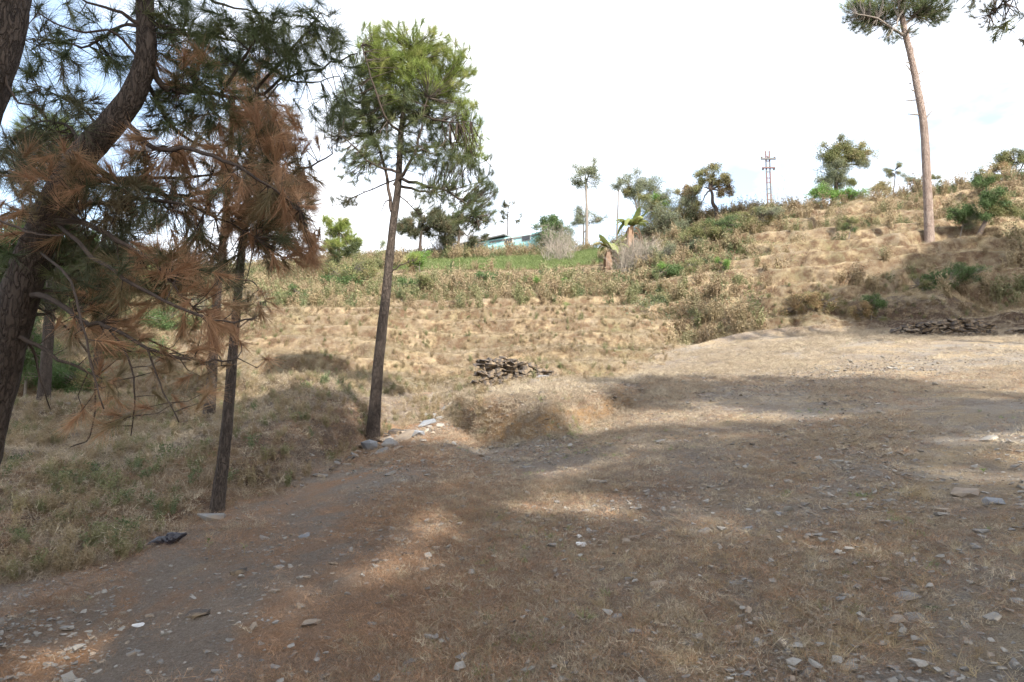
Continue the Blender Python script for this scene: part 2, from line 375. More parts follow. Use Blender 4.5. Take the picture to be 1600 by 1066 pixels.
greenf = sstep(9.0, 9.12, Sg)*(1-sstep(9.48, 9.6, Sg))*sstep(600, 640, Pg)*(1-sstep(930, 955, Pg))
greenf = np.clip(greenf + 0.8*sstep(9.2, 9.6, Sg)*(1-sstep(10.4, 10.9, Sg))*sstep(870, 900, Pg)*(1-sstep(945, 985, Pg)), 0, 1)
Z = Z*1.0
G[..., 2] = Z
litter = np.clip(1.0-sstep(500, 1500, Pg)*0.9 - hill*0.9, 0, 1)*np.where(Sg < 4.2, 1, .5)
# bare risers by slope
dzdy = np.gradient(Z, axis=0)/np.maximum(np.abs(np.gradient(Y_, axis=0)), 1e-4)
bare = np.clip(sstep(0.55, 1.1, dzdy), 0, 1)*(1-far)
humus_shade = sstep(1310, 1380, Pg)*sstep(4.95, 5.05, Sg)*(1-sstep(6.25, 6.6, Sg)) + .75*bankL*(Pg < 600)  # dark soil, with extra bank shade put into its colour, right and left
ochre = moundM*sstep(1.95, 2.05, Sg)*(1-sstep(2.6, 3.0, Sg))
nr, ncg = len(S), len(gp)
idx = np.arange(nr*ncg).reshape(nr, ncg)
quads = np.stack([idx[:-1, :-1], idx[:-1, 1:], idx[1:, 1:], idx[1:, :-1]], -1).reshape(-1, 4)
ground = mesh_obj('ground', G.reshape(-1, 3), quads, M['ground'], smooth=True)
tag(ground, 'dry stubble field below a terraced grassy hillside', None, kind='structure')
for nm, arr in (('hill', hill), ('humus_shade', np.clip(humus_shade, 0, 1)), ('green', greenf), ('ochre', np.clip(ochre, 0, 1)), ('litter', litter), ('bare', bare)):
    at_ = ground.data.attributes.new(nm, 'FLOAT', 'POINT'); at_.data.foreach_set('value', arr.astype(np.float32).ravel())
_sub = G[::2, ::2] if False else G
bvh = BVHTree.FromPolygons([tuple(v) for v in G.reshape(-1, 3)], [tuple(q) for q in quads.tolist()])
def gz(x, y):
    h = bvh.ray_cast(Vector((x, y, 200)), Vector((0, 0, -1)))
    return h[0].z if h[0] else -2.0
def at(px, py):
    d = ray(px, py).normalized(); h = bvh.ray_cast(Vector((0, 0, 0)), d)
    return h[0], h[1]
def on(px, py=None, Y=None):
    """ground point: through the pixel, or at depth Y in the pixel's column"""
    if Y is None:
        h = at(px, py)[0]
        return h
    a = (px-800)/F/cp; x = a*Y
    return Vector((x, Y, gz(x, Y)))

# grid sampler
A_cell = np.abs(((X[1:, :-1]-X[:-1, :-1])*(Y_[:-1, 1:]-Y_[:-1, :-1]) - (X[:-1, 1:]-X[:-1, :-1])*(Y_[1:, :-1]-Y_[:-1, :-1])))
A_cell = np.abs((X[:-1, 1:]-X[:-1, :-1])*(Y_[1:, :-1]-Y_[:-1, :-1]))
Xc, Yc, Sc, Pc = X[:-1, :-1], Y_[:-1, :-1], Sg[:-1, :-1], Pg[:-1, :-1]
def sample(n, wgt):
    p = (A_cell*wgt).ravel(); p = p/p.sum()
    c = rng.choice(len(p), n, p=p); i, j = np.divmod(c, ncg-1)
    a, b = rng.random(n)[:, None], rng.random(n)[:, None]
    P = (G[i, j]*(1-a)+G[i+1, j]*a)*(1-b) + (G[i, j+1]*(1-a)+G[i+1, j+1]*a)*b
    return P, i, j

# ------------------------------------------------------------------ instancing (only for stuff)
_setc = {}
def tmpl_collection(key, objs):
    if key in _setc: return _setc[key]
    col = bpy.data.collections.new('source_'+key)
    for o in objs: col.objects.link(o)
    ng = bpy.data.node_groups.new('scatter_'+key, 'GeometryNodeTree')
    ng.interface.new_socket('Geometry', in_out='INPUT', socket_type='NodeSocketGeometry')
    ng.interface.new_socket('Geometry', in_out='OUTPUT', socket_type='NodeSocketGeometry')
    N = ng.nodes.new; gi = N('NodeGroupInput'); go = N('NodeGroupOutput'); iop = N('GeometryNodeInstanceOnPoints')
    ci = N('GeometryNodeCollectionInfo'); ci.inputs['Collection'].default_value = col
    ci.inputs['Separate Children'].default_value = True; ci.inputs['Reset Children'].default_value = True
    def na(nm, ty):
        q = N('GeometryNodeInputNamedAttribute'); q.data_type = ty; q.inputs['Name'].default_value = nm; return q.outputs['Attribute']
    e2r = N('FunctionNodeEulerToRotation')
    k = ng.links.new
    k(gi.outputs[0], iop.inputs['Points']); k(ci.outputs[0], iop.inputs['Instance'])
    iop.inputs['Pick Instance'].default_value = True
    k(na('pick', 'INT'), iop.inputs['Instance Index']); k(na('rot', 'FLOAT_VECTOR'), e2r.inputs[0]); k(e2r.outputs[0], iop.inputs['Rotation'])
    k(na('scl', 'FLOAT_VECTOR'), iop.inputs['Scale']); k(iop.outputs[0], go.inputs[0])
    _setc[key] = (ng, len(objs)); return _setc[key]
def scatter(name, key, P, rot, scl, parent=None, mat=None, kind='stuff'):
    ng, nt_ = _setc[key]
    P = np.asarray(P, float).reshape(-1, 3); n = len(P)
    if parent is not None: P = P-np.array(parent_loc(parent))
    scl = np.asarray(scl, float)
    if scl.ndim == 1: scl = np.repeat(scl[:, None], 3, 1)
    me = bpy.data.meshes.new(name); me.vertices.add(n); me.vertices.foreach_set('co', P.astype(np.float32).ravel())
    for nm, ty, fld, arr in (('rot', 'FLOAT_VECTOR', 'vector', rot), ('scl', 'FLOAT_VECTOR', 'vector', scl)):
        q = me.attributes.new(nm, ty, 'POINT'); q.data.foreach_set(fld, np.asarray(arr, np.float32).ravel())
    q = me.attributes.new('pick', 'INT', 'POINT'); q.data.foreach_set('value', rng.integers(0, nt_, n).astype(np.int32))
    o = bpy.data.objects.new(name, me); C.objects.link(o)
    md = o.modifiers.new('scatter', 'NODES'); md.node_group = ng
    if parent is not None: o.parent = parent
    if kind: o['kind'] = kind
    return o
def dir_rot(D):
    D = np.asarray(D, float); D = D/np.maximum(np.linalg.norm(D, axis=1, keepdims=True), 1e-6)
    return np.stack([np.arccos(np.clip(D[:, 2], -1, 1)), np.zeros(len(D)), np.arctan2(D[:, 0], -D[:, 1])], -1)
def up_rot(n, tilt=0.15):
    return np.stack([rng.normal(0, tilt, n), rng.normal(0, tilt, n), rng.random(n)*6.283], -1)
def rnd_rot(n): return rng.random((n, 3))*6.283

# ---- template geometry
def blades(n, lmin, lmax, wdt, splay, base_r, bend=0.4, segs=2, rg=None):
    V = []; Fc = []
    for _ in range(n):
        ph = rg.random()*6.283; th = abs(rg.gauss(0, splay)); l = rg.uniform(lmin, lmax)
        d = Vector((math.sin(th)*math.cos(ph), math.sin(th)*math.sin(ph), math.cos(th)))
        side = d.cross(Vector((rg.gauss(0, 1), rg.gauss(0, 1), rg.gauss(0, 1)))).normalized()
        r = base_r*math.sqrt(rg.random()); a2 = rg.random()*6.283
        p = Vector((r*math.cos(a2), r*math.sin(a2), -0.005)); bd = Vector((math.cos(ph), math.sin(ph), -0.7))*bend*l
        b = len(V)
        for k in range(segs):
            t = k/segs; q = p+d*l*t+bd*t*t; ww = wdt*(1-t*0.6)/2
            V += [q-side*ww, q+side*ww]
        V.append(p+d*l+bd)
        for k in range(segs-1): Fc.append((b+2*k, b+2*k+1, b+2*k+3, b+2*k+2))
        Fc.append((b+2*(segs-1), b+2*(segs-1)+1, b+2*segs))
    return V, Fc
def needles(n, l, wdt, spread, rg, droop=0.15):
    V = []; Fc = []
    for _ in range(n):
        ph = rg.random()*6.283; th = min(2.4, abs(rg.gauss(0.15, spread))); ll = l*rg.uniform(.7, 1.05)
        d = Vector((math.sin(th)*math.cos(ph), math.sin(th)*math.sin(ph), math.cos(th)))
        s = d.cross(Vector((rg.gauss(0, 1), rg.gauss(0, 1), rg.gauss(0, 1)))).normalized()*wdt/2
        p = Vector((0, 0, rg.uniform(-.08, .03)*l/0.2)); e = p+d*ll
        b = len(V); V += [p-s, p+s, e]; Fc.append((b, b+1, b+2))
    return V, Fc
def leaves(n, rad, ln, wd, rg, flat=0.0):
    V = []; Fc = []
    for _ in range(n):
        c = Vector((rg.gauss(0, 1), rg.gauss(0, 1), rg.gauss(0, 1)))
        c = c.normalized()*rad*rg.random()**0.5
        d = (c.normalized()*0.7+Vector((rg.gauss(0, 1), rg.gauss(0, 1), rg.gauss(-.2, .8)))).normalized()
        s = d.cross(Vector((rg.gauss(0, 1), rg.gauss(0, 1), rg.gauss(0, 1)))).normalized()
        nn = d.cross(s); l = ln*rg.uniform(.6, 1.2); ww = wd*rg.uniform(.7, 1.2)
        b = len(V); V += [c, c+d*l*.45+s*ww/2+nn*ww*.15, c+d*l, c+d*l*.45-s*ww/2+nn*ww*.15]
        Fc += [(b, b+1, b+2), (b, b+2, b+3)]
    return V, Fc
def weed(nst, h, rg, leafn=6, lsz=0.03, wd=0.006):
    V = []; Fc = []
    for _ in range(nst):
        ph = rg.random()*6.283; th = abs(rg.gauss(0, .32)); l = h*rg.uniform(.5, 1.1)
        d = Vector((math.sin(th)*math.cos(ph), math.sin(th)*math.sin(ph), math.cos(th)))
        s = d.cross(Vector((rg.gauss(0, 1), rg.gauss(0, 1), .1))).normalized()
        p = Vector((rg.gauss(0, .06), rg.gauss(0, .06), -.02)); b = len(V)
        V += [p-s*wd, p+s*wd, p+d*l]; Fc.append((b, b+1, b+2))
        for k in range(leafn):
            t = rg.uniform(.25, 1.0); c = p+d*l*t
            dd = (d*.5+Vector((rg.gauss(0, 1), rg.gauss(0, 1), rg.gauss(0, .6)))).normalized()
            ss = dd.cross(Vector((rg.gauss(0, 1), rg.gauss(0, 1), rg.gauss(0, 1)))).normalized()*lsz*.3
            ll = lsz*rg.uniform(.7, 1.8)
            b = len(V); V += [c, c+dd*ll*.5+ss, c+dd*ll, c+dd*ll*.5-ss]; Fc += [(b, b+1, b+2), (b, b+2, b+3)]
    return V, Fc
def bare_sticks(n, h, rg, wd=0.006):
    V = []; Fc = []
    def seg(p, q, w0, w1):
        d = (q-p).normalized(); s = d.cross(Vector((rg.gauss(0, 1), rg.gauss(0, 1), rg.gauss(0, 1)))).normalized()
        b = len(V); V.extend([p-s*w0, p+s*w0, q+s*w1, q-s*w1]); Fc.append((b, b+1, b+2, b+3))
    for _ in range(n):
        p = Vector((0, 0, 0)); d = Vector((rg.gauss(0, .35), rg.gauss(0, .35), 1)).normalized()
        for k in range(4):
            q = p+d*h/4*rg.uniform(.7, 1.2); seg(p, q, wd*(1-k*.22), wd*(1-(k+1)*.22)+.0005)
            for j in range(2):
                dd = (d+Vector((rg.gauss(0, .6), rg.gauss(0, .6), rg.gauss(.1, .4)))).normalized()
                seg(q, q+dd*h*rg.uniform(.12, .3), wd*.5, .0008)
            d = (d+Vector((rg.gauss(0, .2), rg.gauss(0, .2), .1))).normalized(); p = q
    return V, Fc
def rock_mesh(rg, sx=1, sy=1, sz=.4, npt=14, name='stone_shape'):
    import bmesh
    bm = bmesh.new()
    for _ in range(npt):
        v = Vector((rg.gauss(0, 1), rg.gauss(0, 1), rg.gauss(0, 1))).normalized()
        v = Vector((max(-.85, min(.85, v.x*1.15)), max(-.85, min(.85, v.y*1.15)), max(-.6, min(.6, v.z))))
        bm.verts.new((v.x*sx*.6, v.y*sy*.6, v.z*sz*.8))
    r = bmesh.ops.convex_hull(bm, input=bm.verts[:])
    for v in [g for g in r['geom_interior'] if isinstance(g, bmesh.types.BMVert)]: bm.verts.remove(v)
    for v in [v for v in bm.verts if not v.link_faces]: bm.verts.remove(v)
    me = bpy.data.meshes.new(name); bm.to_mesh(me); bm.free(); return me
def make_set(key, builder, mat, nvar=3, seed=1):
    rg = random.Random(seed); obs = []
    for i in range(nvar):
        V, Fc = builder(rg)
        obs.append(mesh_obj('source_%s_%d' % (key, i), [tuple(v) for v in V], Fc, mat, link=False))
    tmpl_collection(key, obs)
for nm, mt in (('needle', 'needle'), ('needle_lit', 'needle_lit'), ('needle_brown', 'needle_brown'), ('needle_dim', 'needle_dim')):
    make_set(nm, lambda rg: needles(80, .19 if nm != 'needle_brown' else .21, .004, 1.0 if nm != 'needle_brown' else .6, rg), M[mt], 4, 3)
    make_set(nm+'_far', lambda rg: needles(40, .24, .012, 1.05, rg), M[mt], 4, 4)
make_set('shade', lambda rg: needles(90, .75, .05, 1.1, rg), M['needle'], 3, 5)
for nm, l, wd in (('leaf_dark', .075, .038), ('leaf_grey', .07, .026), ('leaf_bright', .07, .035), ('leaf_olive', .07, .034),
                  ('leaf_russet', .08, .045), ('leaf_gold', .08, .045)):
    make_set(nm, lambda rg: leaves(44, .24, l, wd, rg), M[nm], 3, 6)
make_set('stubble', lambda rg: blades(56, .02, .065, .0028, .75, .11, .5, 2, rg), M['stubble'], 5, 7)
make_set('litter', lambda rg: blades(56, .04, .13, .0022, 1.4, .14, .15, 1, rg), M['litter'], 5, 8)
make_set('straw', lambda rg: blades(30, .10, .30, .006, .6, .07, .5, 2, rg), M['straw'], 5, 9)
make_set('straw_shaded', lambda rg: blades(30, .08, .26, .006, .6, .08, .5, 2, rg), M['straw_shaded'], 5, 19)
make_set('grass_green', lambda rg: blades(26, .06, .20, .007, .5, .08, .4, 2, rg), M['grass_green'], 4, 10)
make_set('weed', lambda rg: weed(24, .55, rg, 12, .045, .008), M['weed'], 5, 11)
make_set('weed_green', lambda rg: weed(16, .5, rg, 12, .05), M['weed_green'], 5, 12)
make_set('sticks', lambda rg: bare_sticks(10, 1.0, rg), M['dead_twig'], 4, 13)
def rock_set(key, mats, sz, seed):
    rg = random.Random(seed); obs = []
    for i in range(8):
        me = rock_mesh(rg, 1, rg.uniform(.6, 1), rg.uniform(*sz), 12); me.materials.append(M[mats[i % len(mats)]])
        obs.append(bpy.data.objects.new('source_%s_%d' % (key, i), me))
    tmpl_collection(key, obs)
rock_set('gravel', ['stone_grey', 'stone_chip', 'stone_tan', 'stone_chip', 'stone_grey'], (.25, .6), 14)

# ---- tubes
def tube(P, Rr, sides=8, wob=0.0, rg=random, cap=True):
    P = [Vector(p) for p in P]; n = len(P); V = []; Fc = []
    up = Vector((0.3, 1, 0.1)); ring0 = 0
    for i in range(n):
        d = (P[min(i+1, n-1)]-P[max(i-1, 0)]).normalized()
        a = d.cross(up)
        if a.length < .1: a = d.cross(Vector((1, 0, 0)))
        a.normalize(); b = d.cross(a)
        for k in range(sides):
            t = 6.28318*k/sides; r = Rr[i]*(1+wob*rg.uniform(-1, 1))
            V.append(P[i]+(a*math.cos(t)+b*math.sin(t))*r)
    for i in range(n-1):
        for k in range(sides):
            k2 = (k+1) % sides
            Fc.append((i*sides+k, i*sides+k2, (i+1)*sides+k2, (i+1)*sides+k))
    if cap: Fc.append(tuple(range((n-1)*sides, n*sides)))
    return V, Fc
class Acc:
    def __init__(s): s.V = []; s.F = []
    def add(s, V, Fc):
        b = len(s.V); s.V.extend(V); s.F.extend([tuple(i+b for i in f) for f in Fc])
    def build(s, name, mat, parent=None, smooth=True, kind=None):
        if not s.V: return None
        return mesh_obj(name, [tuple(v) for v in s.V], s.F, mat, parent, smooth, kind)
def smooth_line(P, m=4):
    """Catmull-Rom"""
    P = [Vector(p) for p in P]; Q = [P[0]*2-P[1]]+P+[P[-1]*2-P[-2]]; out = []
    for i in range(1, len(Q)-2):
        for k in range(m):
            t = k/m; a, b, c, d = Q[i-1], Q[i], Q[i+1], Q[i+2]
            out.append(0.5*((2*b)+(c-a)*t+(2*a-5*b+4*c-d)*t*t+(3*b-a-3*c+d)*t**3))
    out.append(P[-1]); return out
def gnarl(P, amt, rg):
    return [P[0]]+[p+Vector((rg.gauss(0, amt), rg.gauss(0, amt), rg.gauss(0, amt))) for p in P[1:]]
def taper(n, r0, r1, pw=1.0): return [r0+(r1-r0)*(i/(n-1))**pw for i in range(n)]

# ------------------------------------------------------------------ tree builder
SKIP = []  # ground streaks kept sunny by cutting gaps in the unseen crowns
def in_gap(p):
    x, y, z = p
    k = (z+.3)/math.sin(SUN_EL)
    for _ in range(3):
        gx, gy = x+Ldir.x*k, y+Ldir.y*k; k = (z-float(zplane(gx, gy)))/math.sin(SUN_EL)
    for (a, b, wd) in SKIP:
        dx, dy = b[0]-a[0], b[1]-a[1]; t = max(0, min(1, ((gx-a[0])*dx+(gy-a[1])*dy)/(dx*dx+dy*dy+1e-6)))
        if math.hypot(gx-a[0]-dx*t, gy-a[1]-dy*t) < wd: return True
    return False
def build_tree(name, label, cat, trunk, r0, r1, branches, blobs, bark, twigm, group=None, seed=1, base=None,
               twig_r=.006, maxd=1.6, sides=10, branch_name='branch', foliage_name='needles', droop=0.0, stubs=(), up=0.35, flare=1.35):
    """trunk: world points. branches: list of (points, r0). blobs: (centre, radii, n, template key, scale)"""
    rg = random.Random(seed)
    T = smooth_line(trunk, 5); base = base or Vector(trunk[0])
    root = empty(name, base, label, cat, group)
    rr = taper(len(T), r0, r1, .9)
    Ls = 0
    for i in range(len(T)):
        if i: Ls += (T[i]-T[i-1]).length
        rr[i] *= 1+(flare-1)*math.exp(-Ls/(r0*2.2+.01))
    V, Fc = tube(T, rr, sides, .05, rg); mesh_obj('trunk', [tuple(v) for v in V], Fc, bark, root, True)
    nodes = [T[i] for i in range(int(len(T)*.45), len(T))]
    for (bp, br) in branches:
        bl = gnarl(smooth_line(bp, 4), br*.35, rg)
        V, Fc = tube(bl, taper(len(bl), br, max(br*.22, .004)), 6, .08, rg)
        mesh_obj(branch_name, [tuple(v) for v in V], Fc, twigm, root, True)
        nodes += bl[len(bl)//4:]
    for (a, b, r) in stubs:
        V, Fc = tube([a, (Vector(a)+Vector(b))/2, b], [r, r*.8, r*.5], 5, .1, rg)
        mesh_obj('dead_stub', [tuple(v) for v in V], Fc, twigm, root, True)
    N = np.array([tuple(v) for v in nodes]); tw = Acc(); bykey = {}
    for (c, rad, n, key, sc) in blobs:
        c = Vector(c); subs = []
        if 'leaf' in key or 'far' in key:
            for _ in range(max(4, n//13)):
                subs.append((Vector((rg.gauss(0, 1), rg.gauss(0, 1), rg.gauss(0, 1))).normalized()*rg.random()**.5*1.28, rg.uniform(.08, .24)))
        for _ in range(n):
            d = Vector((rg.gauss(0, 1), rg.gauss(0, 1), rg.gauss(0, 1))).normalized()*rg.random()**.42
            if subs:
                sb = rg.choice(subs); d = sb[0]+Vector((rg.gauss(0, 1), rg.gauss(0, 1), rg.gauss(0, .75)))*sb[1]
            p = Vector((c.x+d.x*rad[0], c.y+d.y*rad[1], c.z+d.z*rad[2]))
            if key == 'shade' and SKIP and in_gap(p): continue
            dd = N-np.array(p); q = (dd*dd).sum(1); k = int(q.argmin()); s = nodes[k]; ln = math.sqrt(q[k])
            if ln > maxd*(1+rg.random()*.3):
                if rg.random() < .6: continue
                s = p+(s-p)*(maxd/ln*.7)
            ax = (p-s); ax = ax.normalized() if ax.length > .02 else Vector((0, 0, 1))
            if twig_r > 0 and (p-s).length > .05:
                mid = (s+p)/2+Vector((rg.gauss(0, .05), rg.gauss(0, .05), rg.gauss(-.03, .05)))*(p-s).length*1.2
                V, Fc = tube([s, mid, p], [twig_r*1.4, twig_r, twig_r*.6], 3, 0, rg, False); tw.add(V, Fc)
            D = ax*.6+Vector((rg.gauss(0, .3), rg.gauss(0, .3), rg.gauss(0, .3)))+Vector((0, 0, up-droop))
            bykey.setdefault(key, []).append((tuple(p), tuple(D), sc*(rg.uniform(.5, 1.15) if subs else rg.uniform(.75, 1.2))))
    tw.build('twigs', twigm, root, False, 'stuff')
    for key, L_ in bykey.items():
        P = np.array([a[0] for a in L_]); D = np.array([a[1] for a in L_]); sc = np.array([a[2] for a in L_])
        rot = dir_rot(D) if 'needle' in key or key == 'shade' else rnd_rot(len(P))
        scatter(foliage_name, key, P, rot, sc, root)
    return root
def pl(lst, Y, dY=0):
    """pixel polyline with depth to world points; entries may carry their own depth offset"""
    out = []
    for i, e in enumerate(lst):
        y = Y + (e[2] if len(e) > 2 else 0)
        out.append(pt(e[0], e[1], y))
    return out
def blob(px, py, rx, ry, Y, n, key, sc, ryd=None):
    s = Y/F
    return (pt(px, py, Y), (rx*s, (ryd if ryd is not None else (rx+ry)/2*s), ry*s), n, key, sc)

# ------------------------------------------------------------------ ground cover (uncountable)
vis = ((Pc > -260) & (Pc < 1860)).astype(float)
nz1 = fbm(Xc, Yc, 1.1, 4, 61); nz2 = fbm(Xc, Yc, 2.3, 4, 71); nz3 = fbm(Xc, Yc, 0.5, 3, 81); nz4 = fbm(Xc, Yc, 4.0, 3, 91)
isleft = 1-sstep(640, 720, Pc)
fieldm = np.where(Pc > 700, (Sc < 6.3), (Sc < 2.1)).astype(float)*(Sc >= -0.06)
fall = 1/(1+(Yc/7.0)**2)
def cover(name, key, n, wgt, s0, s1, tilt=.2, label=None, yscale=None, hs=None):
    P, i, j = sample(n, wgt); sc = rng.uniform(s0, s1, n)
    if yscale: sc *= 1+np.clip(P[:, 1]-yscale[0], 0, None)*yscale[1]
    sc = np.stack([sc, sc, sc*(rng.uniform(.7, 1.3, n) if hs is None else hs)], -1)
    o = scatter(name, key, P, up_rot(n, tilt), sc); tag(o, label); return o
cover('dry_stubble', 'stubble', 17000, vis*fieldm*fall*np.clip(.3+nz2*1.8+nz1*1.2, .03, 2), .5, 1.15, .3, 'short dry grass stubble all over the sloping field', (8, .05))
cover('pine_litter', 'litter', 30000, vis*(Yc < 22)*fall*np.clip(.5+nz2*1.6, .03, 2)*(1-.8*sstep(450, 950, Pc))*((Sc > -.06) & (Sc < 3.2)), .6, 1.3, .2, 'fallen brown pine needles littering the field', (8, .05), .5)
cover('far_field_stubble', 'stubble', 16000, vis*fieldm*(Yc > 7.0)*(Yc < 27)*np.clip(.55+nz2*1.2, .1, 2), .9, 1.6, .3, 'short pale stubble on the far sunlit half of the field', (12, .03))
cover('straw_tufts', 'straw', 2600, vis*fieldm*(Yc < 26)*np.clip(nz2-.12, 0, 1)*fall, .18, .45, .3, 'clumps of pale dry grass in the field')
cover('green_sprouts', 'grass_green', 420, vis*fieldm*(Yc < 24)*np.clip(nz1-.22, 0, 1)*fall, .2, .5, .3, 'small green grass sprouts in the field')
Pg_, i_, j_ = sample(50000, vis*(Yc < 20)*((Sc > -.06) & (Sc < 4.5))*fall**1.1*np.clip(.5+nz4*1.2, .12, 2))
gs = np.clip(rng.lognormal(-3.95, .55, len(Pg_)), .007, .10)*(1+np.clip(Pg_[:, 1]-7, 0, None)*.04)
Pg_[:, 2] += gs*.02
o = scatter('gravel', 'gravel', Pg_, np.stack([rng.normal(0, .2, len(Pg_)), rng.normal(0, .2, len(Pg_)), rng.random(len(Pg_))*6.28], -1), np.stack([gs, gs, gs*.8], -1))
tag(o, 'small stone chips strewn over the field')
Pg_, i_, j_ = sample(9500, vis*(Yc < 22)*((Sc > -.06) & (Sc < 3.5))*fieldm*fall**.8*np.clip(.5+nz4*1.3, .08, 2))
gs = np.clip(rng.lognormal(-3.42, .38, len(Pg_)), .022, .10)*(1+np.clip(Pg_[:, 1]-7, 0, None)*.04); Pg_[:, 2] += gs*.25+.014
o = scatter('slate_chips', 'gravel', Pg_, np.stack([rng.normal(0, .2, len(Pg_)), rng.normal(0, .2, len(Pg_)), rng.random(len(Pg_))*6.28], -1), np.stack([gs, gs, gs*.7], -1))
tag(o, 'flat slate chips lying over the stubble')
# mound and left bank
mound = ((Pc > 690) & (Pc < 1060) & (Sc > 1.9) & (Sc < 3.4)).astype(float)
cover('mound_grass', 'stubble', 900, mound*np.clip(.2+nz1*2.5, .0, 2), .9, 2.0, .5, 'dry grass hanging over the earth bank')
bankl = ((Pc > -260) & (Pc < 760) & (Sc > 1.98) & (Sc < 4.8)).astype(float)
cover('bank_grass', 'straw_shaded', 7500, bankl*np.clip(.5+nz1*1.3, .05, 2)/(1+(Yc/12)**2), .35, .9, .4, 'dry grass on the shaded lower bank')
cover('bank_stubble', 'stubble', 9500, bankl/(1+(Yc/9)**2), 1.0, 2.2, .4, 'short dry stubble on the shaded lower bank')
cover('bank_weeds', 'weed_green', 130, bankl*np.clip(nz2-.08, 0, 1)*(Sc < 4)/(1+(Yc/12)**2), .25, .6, .3, 'low green weeds on the shaded lower bank')
# hillsides
nz5 = fbm(Xc, Yc, 6.5, 3, 95)
hl = hill[:-1, :-1]; br = bare[:-1, :-1]; gf = greenf[:-1, :-1]
hw = vis*hl*(Yc < 66)*(1-gf)/(1+(Yc/40)**2)
hL_ = 1-sstep(960, 1080, Pc)
cover('lower_hillside_grass', 'straw_shaded', 56000, hw*hL_*np.clip(.7+nz2*.5, .4, 2), .45, 0.95, .3, 'dry grass on the left hillside, coloured darker as if half shaded', (20, .018))
cover('hillside_grass', 'straw', 26000, hw*(1-hL_)*np.clip(.55+nz2*.9, .1, 2)*(1-.75*br), .4, 1.05, .3, 'dry straw grass covering the terraced hillside', (20, .018))
tallz = sstep(960, 1020, Pc)*(1-sstep(1130, 1260, Pc))*sstep(6.8, 7.6, Sc)+sstep(8.6, 9.3, Sc)*sstep(1000, 1100, Pc)*.8
scrubR = sstep(1000, 1100, Pc)*np.clip(np.clip((nz5+.05)*5, 0, 1)*np.clip((nz4+.05)*4, 0, 1.3)+.7*(np.abs(Sc-6.3) < .35)*np.clip(.3+nz4*3, 0, 1.5)+.7*br*(nz4 > -.1)+tallz*.7, 0, 3)
lowz = ((Sc > 8.25) & (Sc < 9.1) & (Pc > 560) & (Pc < 950))*.93
scrubL = (1-sstep(1000, 1100, Pc))*np.clip((.10+nz4*.6)*sstep(6.6, 7.2, Sc)+2.0*sstep(7.0, 7.5, Sc), 0, 2)
cover('hillside_weeds', 'weed', 9500, hw*(scrubR*1.1+scrubL)*(1-lowz), .6, 1.7, .2, 'brown dry weeds on the hillside', (22, .012))
cover('hillside_green_weeds', 'weed_green', 5200, hw*(scrubR*.45+scrubL*1.1)*(1-lowz), .6, 1.35, .2, 'green leafy weeds on the hillside', (22, .012))
cover('low_scrub', 'leaf_olive', 3000, hw*(scrubL*np.clip(nz4+.15, 0, 1)+.10*scrubR+.5*tallz)*(1-lowz), .8, 1.8, .4, 'low olive scrub below the green terrace')
ridge = sstep(960, 1010, Pc)*(1-sstep(1200, 1290, Pc))*(Sc > 6.6)*(Sc < 10.2)*np.clip(.45+nz4*2.5-.25*(Sc < 8), 0, 1.5)
ridge = ridge+((Pc > 560) & (Pc < 960))*((Sc > 9.6) & (Sc < 10.7))*np.clip(.6+nz4*2, 0, 1.5)*.5+((Pc > 350) & (Pc < 620))*((Sc > 7.3) & (Sc < 10.5))*np.clip(nz4*3+.2, 0, 1.5)*.6
cover('grey_green_scrub', 'leaf_grey', 1100, vis*ridge, .8, 2.2, .5, 'grey-green scrub along the ridge')
cover('dark_green_scrub', 'leaf_dark', 700, vis*ridge*np.clip(.4+nz3*2, 0, 1), .8, 1.9, .5, 'dark green scrub along the ridge')
cover('russet_scrub', 'leaf_russet', 700, vis*ridge*np.clip(.4-nz3*2, 0, 1), .7, 1.6, .5, 'russet scrub along the ridge')
cover('hillside_low_weeds', 'weed', 4200, hw*(Sc < 7.4)*np.clip(-.05+nz4*2.2+nz3*.3+2.5*br, 0, 2)*(.6-.35*hL_), .15, .45, .3, 'low brown weeds dotted over the lower hillside', (18, .02))
cover('bank_low_weeds', 'weed', 3500, bankl*np.clip(.3+nz3+br, 0, 2)/(1+(Yc/14)**2), .15, .45, .3, 'low brown weeds on the shaded lower bank')
cover('terrace_crop', 'grass_green', 11000, vis*gf, 1.5, 2.6, .2, 'bright green young crop on the upper terrace')

